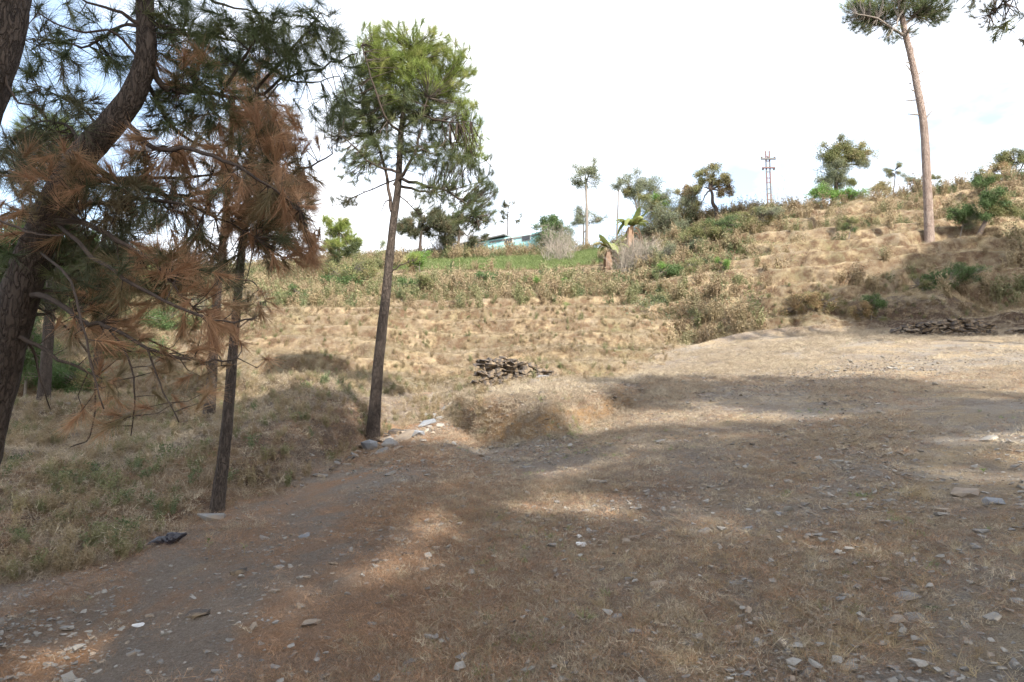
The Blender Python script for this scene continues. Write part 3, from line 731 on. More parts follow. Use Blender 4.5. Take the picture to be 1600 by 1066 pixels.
# ------------------------------------------------------------------ stones
rs = random.Random(21)
def stone_obj(name, loc, size, mat, rot, parent=None, nrm=None, aspect=None, thick=None):
    a = aspect or rs.uniform(.55, .9); t = thick or rs.uniform(.22, .5)
    me = rock_mesh(rs, size, size*a, size*t, 14, 'stone'); me.materials.append(mat)
    o = bpy.data.objects.new(name, me); C.objects.link(o)
    q = Matrix.Rotation(rot, 3, 'Z')
    if nrm is not None: q = Vector((0, 0, 1)).rotation_difference(nrm).to_matrix() @ q
    o.rotation_euler = q.to_euler()
    o.location = Vector(loc)-(parent_loc(parent) if parent is not None else Vector((0, 0, 0)))
    if parent is not None: o.parent = parent
    return o
GRP = 'loose stones lying on the field'
common = 'small flat grey or tan stone lying loose on the dry stubble field'
field_stones = [  # px, py, width px, material, label (None = shared)
 (1032,917,27,'stone_tan','buff flat stone lying a little right of the bottom centre, above two bluish ones'),
 (1265,840,24,'stone_pale','rounded pale stone with a dark side, up the field right of centre'),
 (1405,869,20,'stone_pale','blocky pale stone below the reddish seedling on the right of the field'),
 (1548,688,22,'stone_pale','tilted pale slab standing near the edge of the sunlit grass at the right'),
 (1508,772,46,'stone_tan','long flat tan slab on the orange patch at the right of the field'),
 (1552,786,28,'stone_blue','bluish grey slate just right of the long tan slab'),
 (990,991,24,'stone_blue','angular blue-grey stone near the bottom centre, lower of a pair'),
 (964,967,22,'stone_grey','upright grey wedge stone near the bottom centre, upper of a pair'),
 (1088,997,20,'stone_pale','pale lump of stone beside a green sprout near the bottom edge'),
 (311,961,30,'stone_dark','dark layered slate in the pine litter at lower left'),
 (372,896,24,'stone_dark','dark grey flat stone on brown ground, upper of the two at lower left'),
 (643,1039,24,'stone_grey','greenish grey flat stone at the bottom edge, left of its bluish neighbour'),
 (671,1040,22,'stone_blue','bluish flat stone at the bottom edge beside a greenish grey one'),
 (930,757,26,'stone_tan','flat brown stone up the field on the shadow edge, left of the mid field'),
 (1550,969,24,'stone_pale','broad pale stone at lower right, below the broad leafed seedling'),
 (1030,693,20,'stone_grey',None),(1100,832,22,'stone_grey',None),(1170,827,16,'stone_blue',None),(1310,723,18,'stone_pale',None),
 (1428,720,13,'stone_blue',None),(1584,925,14,'stone_pale',None),(1589,940,16,'stone_grey',None),(1353,972,20,'stone_grey',None),
 (1157,1030,18,'stone_pale',None),(1335,1034,14,'stone_pale',None),(1565,1045,13,'stone_pale',None),(1430,968,28,'stone_grey',None),
 (775,850,16,'stone_dark',None),(595,879,15,'stone_dark',None),(637,868,18,'stone_dark',None),(990,843,24,'stone_tan',None),
 (985,907,18,'stone_grey',None),(895,937,16,'stone_grey',None),(485,977,26,'stone_tan',None),(340,1051,18,'stone_grey',None),
 (753,1045,20,'stone_grey',None),(741,962,20,'stone_blue',None),(633,689,12,'stone_pale',None),(1418,937,36,'stone_grey',None),
 (1305,1000,16,'stone_tan',None),(1180,700,14,'stone_grey',None),(1232,755,16,'stone_pale',None),(912,801,16,'stone_grey',None),
 (705,905,16,'stone_tan',None),(430,925,18,'stone_tan',None),(80,970,14,'stone_grey',None),(210,1021,18,'stone_grey',None),
 (105,985,20,'stone_grey',None),(475,838,16,'stone_blue',None),(438,887,18,'stone_grey',None),(610,742,16,'stone_grey',None),
 (1360,790,16,'stone_pale',None),(1475,800,20,'stone_tan',None),(1100,860,12,'stone_grey',None),(1220,805,18,'stone_blue',None),
 (1560,703,12,'stone_pale',None),(1385,705,16,'stone_pale',None),(1262,888,16,'stone_grey',None),(935,1015,16,'stone_grey',None)]
marks = [(265,850,'the black plastic bag'),(911,853,'the white paper scrap'),(1416,826,'the reddish seedling'),(1455,957,'the broad leafed seedling'),
 (1508,772,'the long tan slab'),(1375,1015,'the wide matted tussock'),(1032,917,'the buff flat stone'),(1265,840,'the rounded pale stone'),(1548,688,'the tilted pale slab'),
 (990,991,'the bottom pair of blue-grey stones'),(311,961,'the dark layered slate'),(372,896,'the dark flat stone at lower left'),(657,1040,'the pair of stones at the bottom edge'),
 (930,757,'the flat brown stone'),(612,945,'the rust coloured seedling'),(752,882,'the small green tuft'),(625,690,'the rubble row'),(215,979,'the white rubble streak'),
 (850,650,'the earth mound'),(1432,775,'the dry spiky tussock'),(1115,872,'the pale straw tussock'),(1088,997,'the pale lump by the green sprout')]
seen_l = set(); adj = {'stone_grey': 'grey', 'stone_pale': 'pale', 'stone_blue': 'bluish', 'stone_tan': 'tan', 'stone_dark': 'dark'}
def stone_label(px, py, w_, mt):
    for (mx_, my_, nm_) in sorted(marks, key=lambda m: (m[0]-px)**2+((m[1]-py)*1.6)**2):
        dx, dy = px-mx_, (py-my_)*1.6
        if abs(dx)+abs(dy) < 6: continue
        dr = 'right of' if dx > abs(dy) else 'left of' if -dx > abs(dy) else 'nearer than' if dy > 0 else 'just beyond'
        lb = '%s %s stone on the field %s %s' % ('small' if w_ < 17 else 'flat', adj[mt], dr, nm_)
        if lb not in seen_l: seen_l.add(lb); return lb
for (px, py, wpx, mt, lab) in field_stones:
    h, nrm = at(px, py); dist = h.y; sz = wpx/F*dist*1.05
    o = stone_obj('stone', h+nrm*sz*.08, sz, M[mt], rs.uniform(-.4, .4), None, nrm, thick=rs.uniform(.25, .42) if wpx < 40 else .14)
    tag(o, lab or stone_label(px, py, wpx, mt), 'stone', GRP)

# rubble row at the foot of the centre pine
h0 = at(630, 690)[0]
rub = empty('rubble_row', h0, 'line of tumbled pale stones running from the middle pine to the mound', 'stone row')
big = [(575,705,27,'stone_blue',.8),(601,690,20,'stone_tan',.2),(583,696,24,'stone_dark',.15),(630,690,36,'stone_tan',.3),(650,684,24,'stone_blue',.6),
 (668,666,26,'stone_blue',.35),(610,701,26,'stone_grey',.5),(625,678,30,'stone_dark',.2),(636,680,22,'stone_tan',.2),(634,687,18,'stone_grey',.5),
 (673,655,20,'stone_grey',.5),(679,648,16,'stone_dark',.3),(622,705,18,'stone_pale',.4),(598,712,22,'stone_grey',.2),(565,703,16,'stone_tan',.3),
 (660,693,12,'stone_pale',.4),(646,695,10,'stone_tan',.4),(688,668,12,'stone_pale',.3),(676,680,11,'stone_pale',.3),(657,700,12,'stone_grey',.3),
 (553,715,16,'stone_grey',.3),(545,722,18,'stone_dark',.3),(540,729,16,'stone_grey',.2),(557,709,12,'stone_pale',.4),(527,727,12,'stone_grey',.3),
 (695,642,14,'stone_grey',.3),(702,636,12,'stone_pale',.3),(583,714,10,'stone_pale',.5),(614,690,14,'stone_grey',.4),(640,702,10,'stone_pale',.4),
 (687,656,12,'stone_grey',.3),(665,677,12,'stone_pale',.4),(605,683,14,'stone_dark',.3),(520,736,14,'stone_dark',.3),(710,630,12,'stone_grey',.25),(570,712,10,'stone_grey',.4)]
for (px, py, wpx, mt, th) in big:
    h, nrm = at(px, py)
    if h.y > 19: h = on(px, Y=16.5); nrm = Vector((0, -.1, 1)).normalized()
    sz = wpx/F*h.y*1.02
    n2 = (nrm+Vector((rs.gauss(0, .25), rs.gauss(-.15, .25), 0))).normalized()
    stone_obj('stone', h+Vector((0, 0, sz*th*.25+.03)), sz, M[mt], rs.uniform(-.6, .6), rub, n2, thick=max(.22, th*.8))
tag(stone_obj('stone', on(332, 812)+Vector((0, 0, .03)), .34, M['stone_grey'], .3, None, Vector((.1, -.1, 1)).normalized(), .5, .2),
    'flat grey slab at the foot of the slim dark pine on the left', 'stone')
tag(stone_obj('stone', on(500, 745)+Vector((0, 0, .02)), .22, M['stone_grey'], .1, None, Vector((.1, 0, 1)).normalized(), .5, .2),
    'low grey slab on the ditch edge between the slim pine and the middle pine', 'stone')

def stacked_wall(name, label, pts, heights, mats, seed, slab=.32, th=.07, courses_h=.065, depth=.35):
    """dry stone heap along a ground polyline: each slab its own part"""
    rg = random.Random(seed); root = empty(name, pts[0], label, 'stone wall'); cnt = 0
    for i in range(len(pts)-1):
        a, b = pts[i], pts[i+1]; ln = (b-a).length; d = (b-a).normalized(); nor = Vector((-d.y, d.x, 0)).normalized()
        n = max(1, int(ln/(slab*.72)))
        for k in range(n):
            t = (k+.5)/n; base = a.lerp(b, t); base.z = gz(base.x, base.y); h = heights[i]*(1-t)+heights[i+1]*t
            nc = max(1, int(h/courses_h))
            for c in range(nc):
                if cnt >= 290: break
                for row in ((0, 1) if (c == nc-1 or (c+k) % 3 == 0) else (0,)):
                    s = slab*rg.uniform(.6, 1.25)
                    p = base+d*rg.uniform(-.1, .1)+nor*(rg.uniform(-.05, .04)+row*.22+c*.012)+Vector((0, 0, (c+.4)*courses_h))
                    me = rock_mesh(rg, s, s*rg.uniform(.6, .9), rg.uniform(.06, .10)*1.6, 10, 'stone'); me.materials.append(M[rg.choice(mats)])
                    o = bpy.data.objects.new('stone', me); C.objects.link(o); o.parent = root
                    o.location = p-root.location
                    o.rotation_euler = (rg.gauss(0, .045), rg.gauss(0, .045), math.atan2(d.y, d.x)+rg.gauss(0, .18)); cnt += 1
    return root
wp = [on(752, Y=16.2), on(775, Y=16.6), on(800, Y=17.0), on(835, Y=17.6), on(862, Y=18.2), on(885, Y=18.8)]
stacked_wall('dry_stone_wall', 'low dark dry stone wall stepping up behind the grassy mound in mid picture', wp, [.62, .70, .66, .50, .32, .2],
             ['stone_dark'], 5, .34, .05, .06)
for (px, py, Yy, s, mt, lb) in ((845,592,17.2,.42,'stone_blue','pale bluish slab beside the right end of the dark stone wall'),):
    tag(stone_obj('stone', on(px, Y=Yy)+Vector((0, 0, .08)), s, M[mt], .2, None, Vector((0, -.3, 1)).normalized(), .6, .25), lb, 'stone')
Wz = [on(px_, Y=24.0-.9*i_/5) for i_, px_ in enumerate((1398, 1425, 1462, 1500, 1540, 1566))]
stacked_wall('dry_stone_wall', 'heap of flat brown stones stacked against the shaded terrace bank at the right', Wz, [.22, .42, .55, .60, .55, .28],
             ['stone_dark', 'stone_dark', 'stone_dark', 'stone_tan', 'stone_dark', 'stone_dark'], 6, .34, .05, .052)

Wz = [on(1576, Y=23.3), on(1620, Y=23.1), on(1680, Y=23.0)]
stacked_wall('dry_stone_wall', 'low dark stone edging that runs out of the picture at the right, past the flat stone heap', Wz, [.16, .30, .34],
             ['stone_dark', 'stone_dark', 'stone_tan'], 8, .36, .05, .06)

# ------------------------------------------------------------------ pines
# 1. middle pine
Yc0 = 13.35
bp = on(581, 689)
tr = [bp+Vector((0, 0, -.15))]+pl([(584,660),(592,560),(603,460),(613,360),(622,290),(626,215),(634,140),(641,75)], Yc0)
br = [
 (pl([(612,330,0),(606,285,.1),(594,240,.2),(572,175,.3),(560,120,.3)], Yc0), .045),
 (pl([(616,290,0),(640,255,-.2),(655,215,-.4),(668,150,-.6)], Yc0), .045),
 (pl([(620,275,0),(660,290,-.3),(700,300,-.5),(738,330,-.7),(750,360,-.8)], Yc0), .035),
 (pl([(620,290,0),(665,300,.2),(700,298,.4),(750,285,.5)], Yc0), .03),
 (pl([(622,270,0),(580,255,-.3),(555,230,-.5),(530,210,-.6)], Yc0), .03),
 (pl([(612,310,0),(600,318,0),(592,345,0.1)], Yc0), .02),
 (pl([(625,240,0),(680,230,.2),(725,225,.4),(770,262,.5)], Yc0), .03),
 (pl([(628,210,0),(600,180,-.5),(580,120,-.7),(565,70,-.8)], Yc0), .03),
 (pl([(630,200,0),(680,160,.4),(715,110,.6),(735,90,.6)], Yc0), .03),
 (pl([(634,150,0),(650,100,.5),(670,60,.7)], Yc0), .025),
 (pl([(632,170,0),(690,190,-.6),(735,190,-.9)], Yc0), .025),
 (pl([(634,150,0),(600,100,.5),(590,60,.6)], Yc0), .025),
 (pl([(618,300,0),(650,330,-.2),(665,352,-.2)], Yc0), .015),
 (pl([(606,430,0),(625,415,-.1),(650,405,-.2)], Yc0), .022),
 (pl([(620,280,0),(570,300,.3),(535,318,.4),(520,322,.4)], Yc0), .018)]
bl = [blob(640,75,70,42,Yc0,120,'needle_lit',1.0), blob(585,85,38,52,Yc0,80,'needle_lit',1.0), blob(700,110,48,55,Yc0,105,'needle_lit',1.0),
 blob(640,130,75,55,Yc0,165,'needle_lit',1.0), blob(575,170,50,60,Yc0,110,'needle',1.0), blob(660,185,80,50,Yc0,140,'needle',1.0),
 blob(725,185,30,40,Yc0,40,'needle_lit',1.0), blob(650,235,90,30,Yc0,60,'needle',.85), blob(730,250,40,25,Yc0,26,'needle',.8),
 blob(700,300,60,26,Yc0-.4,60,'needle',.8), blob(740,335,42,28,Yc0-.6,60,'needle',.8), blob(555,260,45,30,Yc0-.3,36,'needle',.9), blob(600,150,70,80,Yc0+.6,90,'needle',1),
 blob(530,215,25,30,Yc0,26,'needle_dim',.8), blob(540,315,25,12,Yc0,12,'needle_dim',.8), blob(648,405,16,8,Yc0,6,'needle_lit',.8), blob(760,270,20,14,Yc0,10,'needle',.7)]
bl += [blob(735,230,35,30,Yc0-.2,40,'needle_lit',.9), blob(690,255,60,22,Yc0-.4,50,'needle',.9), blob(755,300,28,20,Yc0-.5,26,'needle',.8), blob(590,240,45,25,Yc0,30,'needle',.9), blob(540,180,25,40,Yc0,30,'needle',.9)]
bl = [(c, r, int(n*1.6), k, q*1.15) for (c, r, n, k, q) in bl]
build_tree('pine_tree', 'middle pine with bare lower trunk and dense bright green rounded crown above the stone row', 'tree',
           tr, .132, .035, br, bl, M['bark'], M['bark_twig'], seed=2, base=bp, twig_r=.007, maxd=.8, up=.35)

# 2. slim pine left
bp = on(339, 800); Ys = bp.y
tr = [bp+Vector((0, 0, -.15))]+pl([(341,780),(352,690),(360,600),(368,500),(377,400),(384,330),(392,250),(398,180),(405,110)], Ys)
br = [(pl([(378,390),(400,370,.1),(430,360,.2)], Ys), .02), (pl([(384,330),(350,300,.2),(320,280,.3)], Ys), .02), (pl([(388,280),(420,240,-.2),(450,220,-.3)], Ys), .022),
 (pl([(392,250),(360,210,0),(340,190,0)], Ys), .02), (pl([(398,180),(430,140,0),(450,120,0)], Ys), .018), (pl([(372,440),(395,440),(415,470)], Ys), .012),
 (pl([(366,520),(390,500),(410,505)], Ys), .01), (pl([(398,190),(385,140,.3),(380,100,.4)], Ys), .018), (pl([(382,350),(410,330,.4),(450,330,.5)], Ys), .02)]
bl = [blob(425,215,50,60,Ys,95,'needle_brown',1.1), blob(440,300,50,45,Ys,85,'needle_brown',1.1), blob(400,130,45,40,Ys,60,'needle_brown',1.0),
 blob(365,250,45,60,Ys,60,'needle_brown',1.0), blob(390,350,60,35,Ys,40,'needle_brown',1.0), blob(410,480,22,30,Ys,12,'needle_brown',.8), blob(420,60,60,30,Ys,50,'needle',1.0)]
bl = [(c, r, int(n*.7), k, q) for (c, r, n, k, q) in bl]+[(c, r, int(n*.2), 'needle_dim', q) for (c, r, n, k, q) in bl if 'brown' in k]
build_tree('pine_tree', 'slim dark trunked pine with rusty brown needles at left, its foot beside the flat slab', 'tree', tr, .085, .02, br, bl,
           M['bark'], M['bark_twig'], seed=3, base=bp, twig_r=.005, maxd=.7, sides=8, up=-.1)

# 3. pine behind it
bp = on(325, 652); Yt = bp.y
tr = [bp+Vector((0, 0, -.15))]+pl([(328,630),(334,540),(340,450),(349,370),(356,290),(362,200),(366,120)], Yt)
br = [(pl([(345,400),(320,380,.2),(290,370,.3)], Yt), .03), (pl([(352,330),(390,310,-.2),(430,330,-.4)], Yt), .03), (pl([(358,260),(320,220,0),(290,200,0)], Yt), .03), (pl([(362,200),(400,160,.5),(430,150,.5)], Yt), .03)]
bl = [blob(350,130,80,60,Yt,130,'needle',1.1), blob(300,210,50,50,Yt,60,'needle_dim',1.0), blob(400,180,60,50,Yt,60,'needle',1.0), blob(420,330,40,25,Yt,25,'needle_brown',1.0), blob(290,350,40,30,Yt,25,'needle_dim',1.0)]
build_tree('pine_tree', 'brown barked pine further up the slope just left of the slim dark pine', 'tree', tr, .12, .04, br, bl, M['bark'], M['bark_twig'], seed=4, base=bp, twig_r=.007, maxd=1.1, up=.3)

# 4. small dark pine at far left
bp = on(152, 590); Yt = bp.y
tr = [bp+Vector((0, 0, -.15)), bp.lerp(pt(156, 470, Yt), .5), pt(156,470,Yt), pt(160,400,Yt), pt(166,330,Yt)]
build_tree('pine_tree', 'short dim pine trunk on the shaded slope at far left behind hanging branches', 'tree', tr, .13, .05,
           [(pl([(157,440),(190,420,.2),(215,425,.3)], Yt), .04), (pl([(160,400),(130,380),(105,385)], Yt), .04)],
           [blob(170,370,60,45,Yt,90,'needle_dim_far',1.6), blob(200,430,40,25,Yt,40,'needle_dim_far',1.4)], M['bark'], M['bark_twig'], seed=5, base=bp, twig_r=.01, maxd=1.6)

# 5. tall old pine on the right
bp = on(1452, 379); Yr = bp.y
tr = [bp+Vector((0, 0, -.3))]+pl([(1452,360),(1449,290),(1444,200),(1434,140),(1424,90),(1412,40),(1403,-20),(1396,-80)], Yr)
st = []
for (a, b, c, d) in ((1441,180,1418,178),(1431,156,1413,158),(1447,185,1457,173),(1427,115,1415,100),(1433,118,1444,110),(1427,92,1427,66),(1436,163,1449,160),
                     (1429,142,1423,140),(1421,98,1415,98),(1424,130,1420,130),(1436,128,1441,126)):
    st.append((pt(a, b, Yr), pt(c, d, Yr), .045))
br = [(pl([(1412,55),(1370,30,-.5),(1330,20,-1)], Yr), .09), (pl([(1410,40),(1440,20,.5),(1475,15,1)], Yr), .08), (pl([(1408,20),(1400,40,-1.5),(1385,60,-2)], Yr), .06),
 (pl([(1404,0),(1360,-20,1),(1330,-30,1)], Yr), .08), (pl([(1404,-10),(1450,-30,0),(1490,-20,0)], Yr), .08), (pl([(1414,60),(1425,40,-1),(1445,30,-2)], Yr), .05)]
bl = [blob(1355,22,42,20,Yr,95,'needle',1.7), blob(1400,10,50,28,Yr,120,'needle',1.7), blob(1455,12,42,22,Yr,85,'needle',1.7), blob(1340,8,28,16,Yr,50,'needle_lit',1.6),
 blob(1392,52,20,18,Yr,22,'needle',1.5), blob(1420,-50,110,40,Yr,260,'needle_lit',1.8), blob(1425,50,12,8,Yr,6,'needle',1.5), blob(1465,30,22,12,Yr,18,'needle',1.5), blob(1350,42,28,10,Yr,20,'needle',1.5)]
bl = [(c, r, int(n*1.7), k, q*1.15) for (c, r, n, k, q) in bl]
build_tree('pine_tree', 'tall lone pine with pale pinkish trunk and broken branch stubs, standing on the right hillside', 'tree', tr, .265, .12, br, bl,
           M['bark_pale'], M['bark_grey'], seed=6, base=bp, twig_r=.02, maxd=1.5, sides=12, stubs=st, up=.3, flare=1.1)

# 6. pine off the right edge whose boughs hang into the corner
Yq = 17.0
bx = Vector((17.2, 15.5, gz(17.2, 15.5)))
tr = [bx, bx+Vector((.1, 0, 4)), bx+Vector((.2, .1, 8)), bx+Vector((.1, .2, 12.5)), bx+Vector((0, 0, 16))]
br = [([bx+Vector((.2, .1, 8.8)), pt(1690,-20,Yq), pt(1600,-10,Yq), pt(1545,25,Yq)], .06), ([bx+Vector((.2, .1, 9.2)), pt(1640,-60,Yq), pt(1560,-40,Yq), pt(1520,-5,Yq)], .06),
      ([bx+Vector((.2, .1, 6.6)), pt(1720,70,Yq), pt(1640,80,Yq), pt(1600,66,Yq)], .04)]
bl = [blob(1550,8,40,28,Yq,42,'needle_dim',1.0), blob(1545,35,16,14,Yq,10,'needle_dim',1.0), blob(1520,15,16,14,Yq,9,'needle_dim',1.0), blob(1606,60,16,12,Yq,10,'needle_dim',1.0), blob(1580,25,20,10,Yq,8,'needle_dim',1.0)]
for k in range(16):
    a = k*2.4; h = 7.5+k*.55; rr_ = 3.4-.12*k
    e = bx+Vector((math.cos(a)*rr_, math.sin(a)*rr_, h+.8))
    if e.x < 13.5: continue
    br.append(([bx+Vector((.1, .1, h)), bx.lerp(e, .5)+Vector((0, 0, h*.5)), e], .05)); bl.append((e, (1.2, 1.2, .7), 14, 'needle_far', 2.4))
build_tree('pine_tree', 'pine mostly outside the right edge with sparse needle tufts hanging into the top right corner', 'tree', tr, .24, .08, br, bl,
           M['bark'], M['bark_twig'], seed=7, base=bx, twig_r=.012, maxd=2.0)

# 7. big foreground pine on the left
Yf = 4.6
b0 = on(-150, Y=4.6)
tr = [b0+Vector((0, 0, -.2))]+pl([(-95,900),(-45,740),(-8,600),(30,460),(72,350),(125,250),(178,190),(214,135),(228,80),(226,0),(230,-110),(240,-260)], Yf)
fb = []
def B(lst, r, Y=Yf): fb.append((pl(lst, Y), r))
B([(120,262,0),(170,275,.1),(245,302,.2),(310,303,.3),(400,290,.4),(470,265,.6),(520,240,.7)], .026)
B([(112,285,0),(200,278,.2),(310,275,.4),(380,262,.6)], .020)
B([(90,322,0),(150,318,.1),(240,312,-.1),(320,330,-.1),(400,372,0)], .020)
B([(75,345,0),(130,348,-.2),(200,382,-.3),(260,430,-.4),(300,480,-.4)], .024)
B([(46,430,0),(100,412,.2),(140,440,.3),(190,520,.3)], .016)
B([(40,455,0),(85,470,-.2),(130,505,-.3),(165,508,-.3),(230,545,-.4),(320,566,-.4),(370,560,-.3)], .022)
B([(42,452,0),(100,458,.1),(190,505,.2),(250,540,.3),(320,566,.3)], .014)
B([(22,520,0),(70,548,-.1),(120,575,-.2),(178,598,-.2)], .018)
B([(20,515,0),(50,545,.1),(62,590,.1),(78,640,.2)], .012)
B([(10,500,0),(60,480,.4),(130,540,.5),(150,600,.5),(140,680,.5),(110,700,.5)], .010)
B([(232,98,0),(262,140,.1),(290,142,.2),(345,148,.4),(400,150,.6),(440,125,.7),(500,105,.8),(560,82,.9)], .026)
B([(440,125,.7),(490,128,.7),(530,118,.7)], .008); B([(345,148,.4),(400,60,.3),(412,20,.3)], .014); B([(400,140,.6),(470,60,.5),(500,20,.4)], .013)
B([(230,60,0),(200,25,-.1),(150,8,-.2),(100,-15,-.3)], .018)
B([(228,45,0),(190,40,.1),(140,72,.2),(90,64,.2),(35,63,.3)], .014)
B([(228,110,0),(180,50,-.2),(120,50,-.3),(60,20,-.4)], .012)
B([(228,30,0),(280,50,.3),(340,60,.5),(420,70,.7)], .020)
B([(226,0,0),(290,-20,.2),(350,10,.4),(420,20,.5)], .020)
B([(160,210,0),(130,170,.2),(90,150,.2),(60,135,.3)], .010)
B([(130,250,0),(110,200,.3),(60,190,.5),(20,215,.6)], .014)
B([(85,330,0),(40,290,.3),(0,270,.5),(-30,265,.6)], .016)
B([(225,120,0),(270,200,.5),(330,230,.8),(400,210,1.0)], .018)
B([(190,185,0),(240,230,-.1),(300,235,-.2),(370,260,-.3),(430,300,-.2),(470,330,0)], .020)
B([(80,340,0),(170,420,-.5),(260,470,-.6),(330,500,-.6),(400,500,-.6)], .016)
B([(58,390,0),(110,440,-.6),(140,560,-.7),(160,640,-.7)], .010)
B([(165,508,-.3),(200,560,-.3),(210,620,-.3),(205,680,-.2)], .007)
B([(230,545,-.4),(250,600,-.4),(280,660,-.4)], .007)
fblobs = []
def FB(px, py, rx, ry, n, key, sc=1.0, dY=0): fblobs.append(blob(px, py, rx, ry, Yf+dY, n, key, sc, .45))
FB(310,60,110,70,72,'needle',1,.3); FB(420,75,70,60,46,'needle',1,.4); FB(480,55,60,50,34,'needle',1,.4); FB(330,170,80,60,46,'needle',1,.3)
FB(540,90,30,25,8,'needle',1,.8); FB(490,25,30,25,10,'needle',1,.4); FB(250,10,120,30,40,'needle',1,.2)
FB(120,60,80,55,20,'needle',.9,0); FB(90,150,60,25,8,'needle',.9,.2); FB(60,225,80,45,30,'needle_dim',1,.3); FB(110,420,90,60,34,'needle',1,.2)
FB(190,330,90,50,28,'needle_dim',1,0); FB(160,200,50,40,10,'needle_dim',.9,.1)
FB(430,240,75,70,70,'needle_brown',1,.4); FB(400,330,90,60,84,'needle_brown',1,.1); FB(455,380,60,45,44,'needle_brown',1,.3); FB(290,270,80,50,34,'needle_brown',1,.2)
FB(120,290,80,50,44,'needle_brown',1,-.1); FB(60,340,60,40,22,'needle_brown',.9,-.1)
FB(260,430,110,50,36,'needle_brown',1,-.3); FB(330,500,90,45,20,'needle_brown',1,-.3); FB(210,540,100,50,30,'needle_brown',.9,-.2); FB(370,560,60,35,9,'needle_brown',.9,-.2)
FB(130,640,80,50,9,'needle_brown',.8,-.3); FB(470,310,40,50,22,'needle_brown',1,.4); FB(200,450,90,50,24,'needle_dim',1,.1); FB(350,400,70,40,12,'needle_dim',1,.3)
FB(380,190,60,50,22,'needle_brown',1,.4); FB(250,350,110,60,26,'needle_dim',1,0)
FB(60,60,60,60,26,'needle_dim',.9,.2); FB(40,130,50,40,14,'needle',.9,.3); FB(190,90,50,60,26,'needle',.9,.5); FB(120,180,80,40,24,'needle_dim',.9,.3); FB(30,250,60,50,26,'needle_dim',1,.5)
FB(250,190,50,60,30,'needle_dim',1,.4); FB(300,130,60,50,24,'needle_brown',1,.3); FB(260,290,80,50,40,'needle_brown',1,.3); FB(180,400,90,50,44,'needle_dim',1,.4); FB(60,450,70,60,30,'needle_dim',.9,.4)
FB(300,380,80,50,28,'needle_brown',1,.2); FB(330,450,70,40,12,'needle_dim',1,.1); FB(160,480,90,50,30,'needle_brown',.9,0); FB(250,610,90,40,16,'needle_brown',.8,-.2); FB(500,170,50,50,20,'needle',.9,.7)
fblobs = [(c, r, int(n*(.85 if 'brown' in k else .88)), k, q) for (c, r, n, k, q) in fblobs]+[(c, r, int(n*.15), 'needle_dim', q) for (c, r, n, k, q) in fblobs if 'brown' in k and n > 30]
ctop = Vector((-2.6, 5.3, 8.6)); tr += [ctop]
for (v, rad, n) in (((-3.2,5.6,8.3),(2.2,1.8,1.5),95), ((-6.0,6.2,9.2),(2.4,2.0,1.6),110), ((-4.4,8.3,10.6),(2.4,2.2,1.6),110), ((-8.2,7.8,11.2),(2.4,2.2,1.6),100)):
    fb.append(([ctop+Vector((0, 0, -.6)), ctop.lerp(Vector(v), .5)+Vector((0, 0, .3)), Vector(v)], .05)); fblobs.append((Vector(v), rad, n, 'shade', .9))
build_tree('pine_tree', 'large leaning foreground pine at left with a curved trunk and drooping brown and green needles', 'tree', tr, .165, .03, fb, fblobs,
           M['bark'], M['bark_twig'], seed=8, base=b0, twig_r=.0032, maxd=.5, sides=14, up=-.15, flare=1.2)

# 8. trunk at the top left corner
b1 = on(-330, Y=3.7)
tr = [b1+Vector((0, 0, -.2))]+pl([(-260,800),(-170,500),(-95,300),(-45,160),(-8,40),(10,-60),(30,-260)], 3.7)
build_tree('pine_tree', 'thick pine trunk cut by the left edge at the top left corner of the picture', 'tree', tr, .19, .13,
           [(pl([(-10,60),(20,150),(60,165)], 3.7), .01), (pl([(-110,300),(0,345),(50,365),(100,368)], 3.7), .01), (pl([(20,-150),(-60,-200),(-140,-260)], 3.7), .04)],
           [(pt(20,-420,3.7), (1.0, 1.0, .5), 60, 'needle', 1.1)], M['bark'], M['bark_twig'], seed=9, base=b1, twig_r=.004, maxd=.6, sides=14)

# ------------------------------------------------------------------ shade trees behind the camera
for (a, b, wd) in (((480,965),(600,870),.50),((600,860),(690,795),.45),((740,830),(860,770),.45),((880,745),(1010,700),.60),((1080,865),(1110,845),.45),
                   ((1440,735),(1530,760),.45),((1010,1015),(1060,1064),.42),((1010,665),(1060,655),.6),((690,760),(745,745),.4),((1590,680),(1700,690),.7)):
    pa, pb = at(*a)[0], at(*b)[0]; SKIP.append(((pa.x, pa.y), (pb.x, pb.y), wd*.82))  # crowns above are shaped so sun streaks land along these lines
GS = 'tall pines behind the viewpoint that shade the near field'
def shade_tree(gx, gy, zc, rad, n, seed, lab='tall pine standing behind the viewpoint, its crown shading the near field', grp=None, bdx=0.):
    """put a crown so that its shadow falls round the ground point (gx, gy)"""
    k = (zc-gz(gx, gy))/math.sin(SUN_EL)
    c = Vector((gx, gy, gz(gx, gy)))-Ldir*k
    b = Vector((c.x+bdx, c.y, gz(c.x+bdx, c.y)))
    build_tree('pine_tree', lab, 'tree',
               [b, b.lerp(c, .5)+Vector((.2, .1, 0)), c, c+Vector((0, 0, rad[2]))], .22, .06,
               [([c+Vector((0, 0, -rad[2]*.6)), c+Vector((math.cos(q)*rad[0]*.7, math.sin(q)*rad[1]*.7, rad[2]*.1))], .06) for q in (0, 1.3, 2.5, 3.7, 5)],
               [(c, rad, n, 'shade', 1.0)], M['bark'], M['bark_twig'], group=grp or GS, seed=seed, base=b, twig_r=.015, maxd=3.0, sides=8)
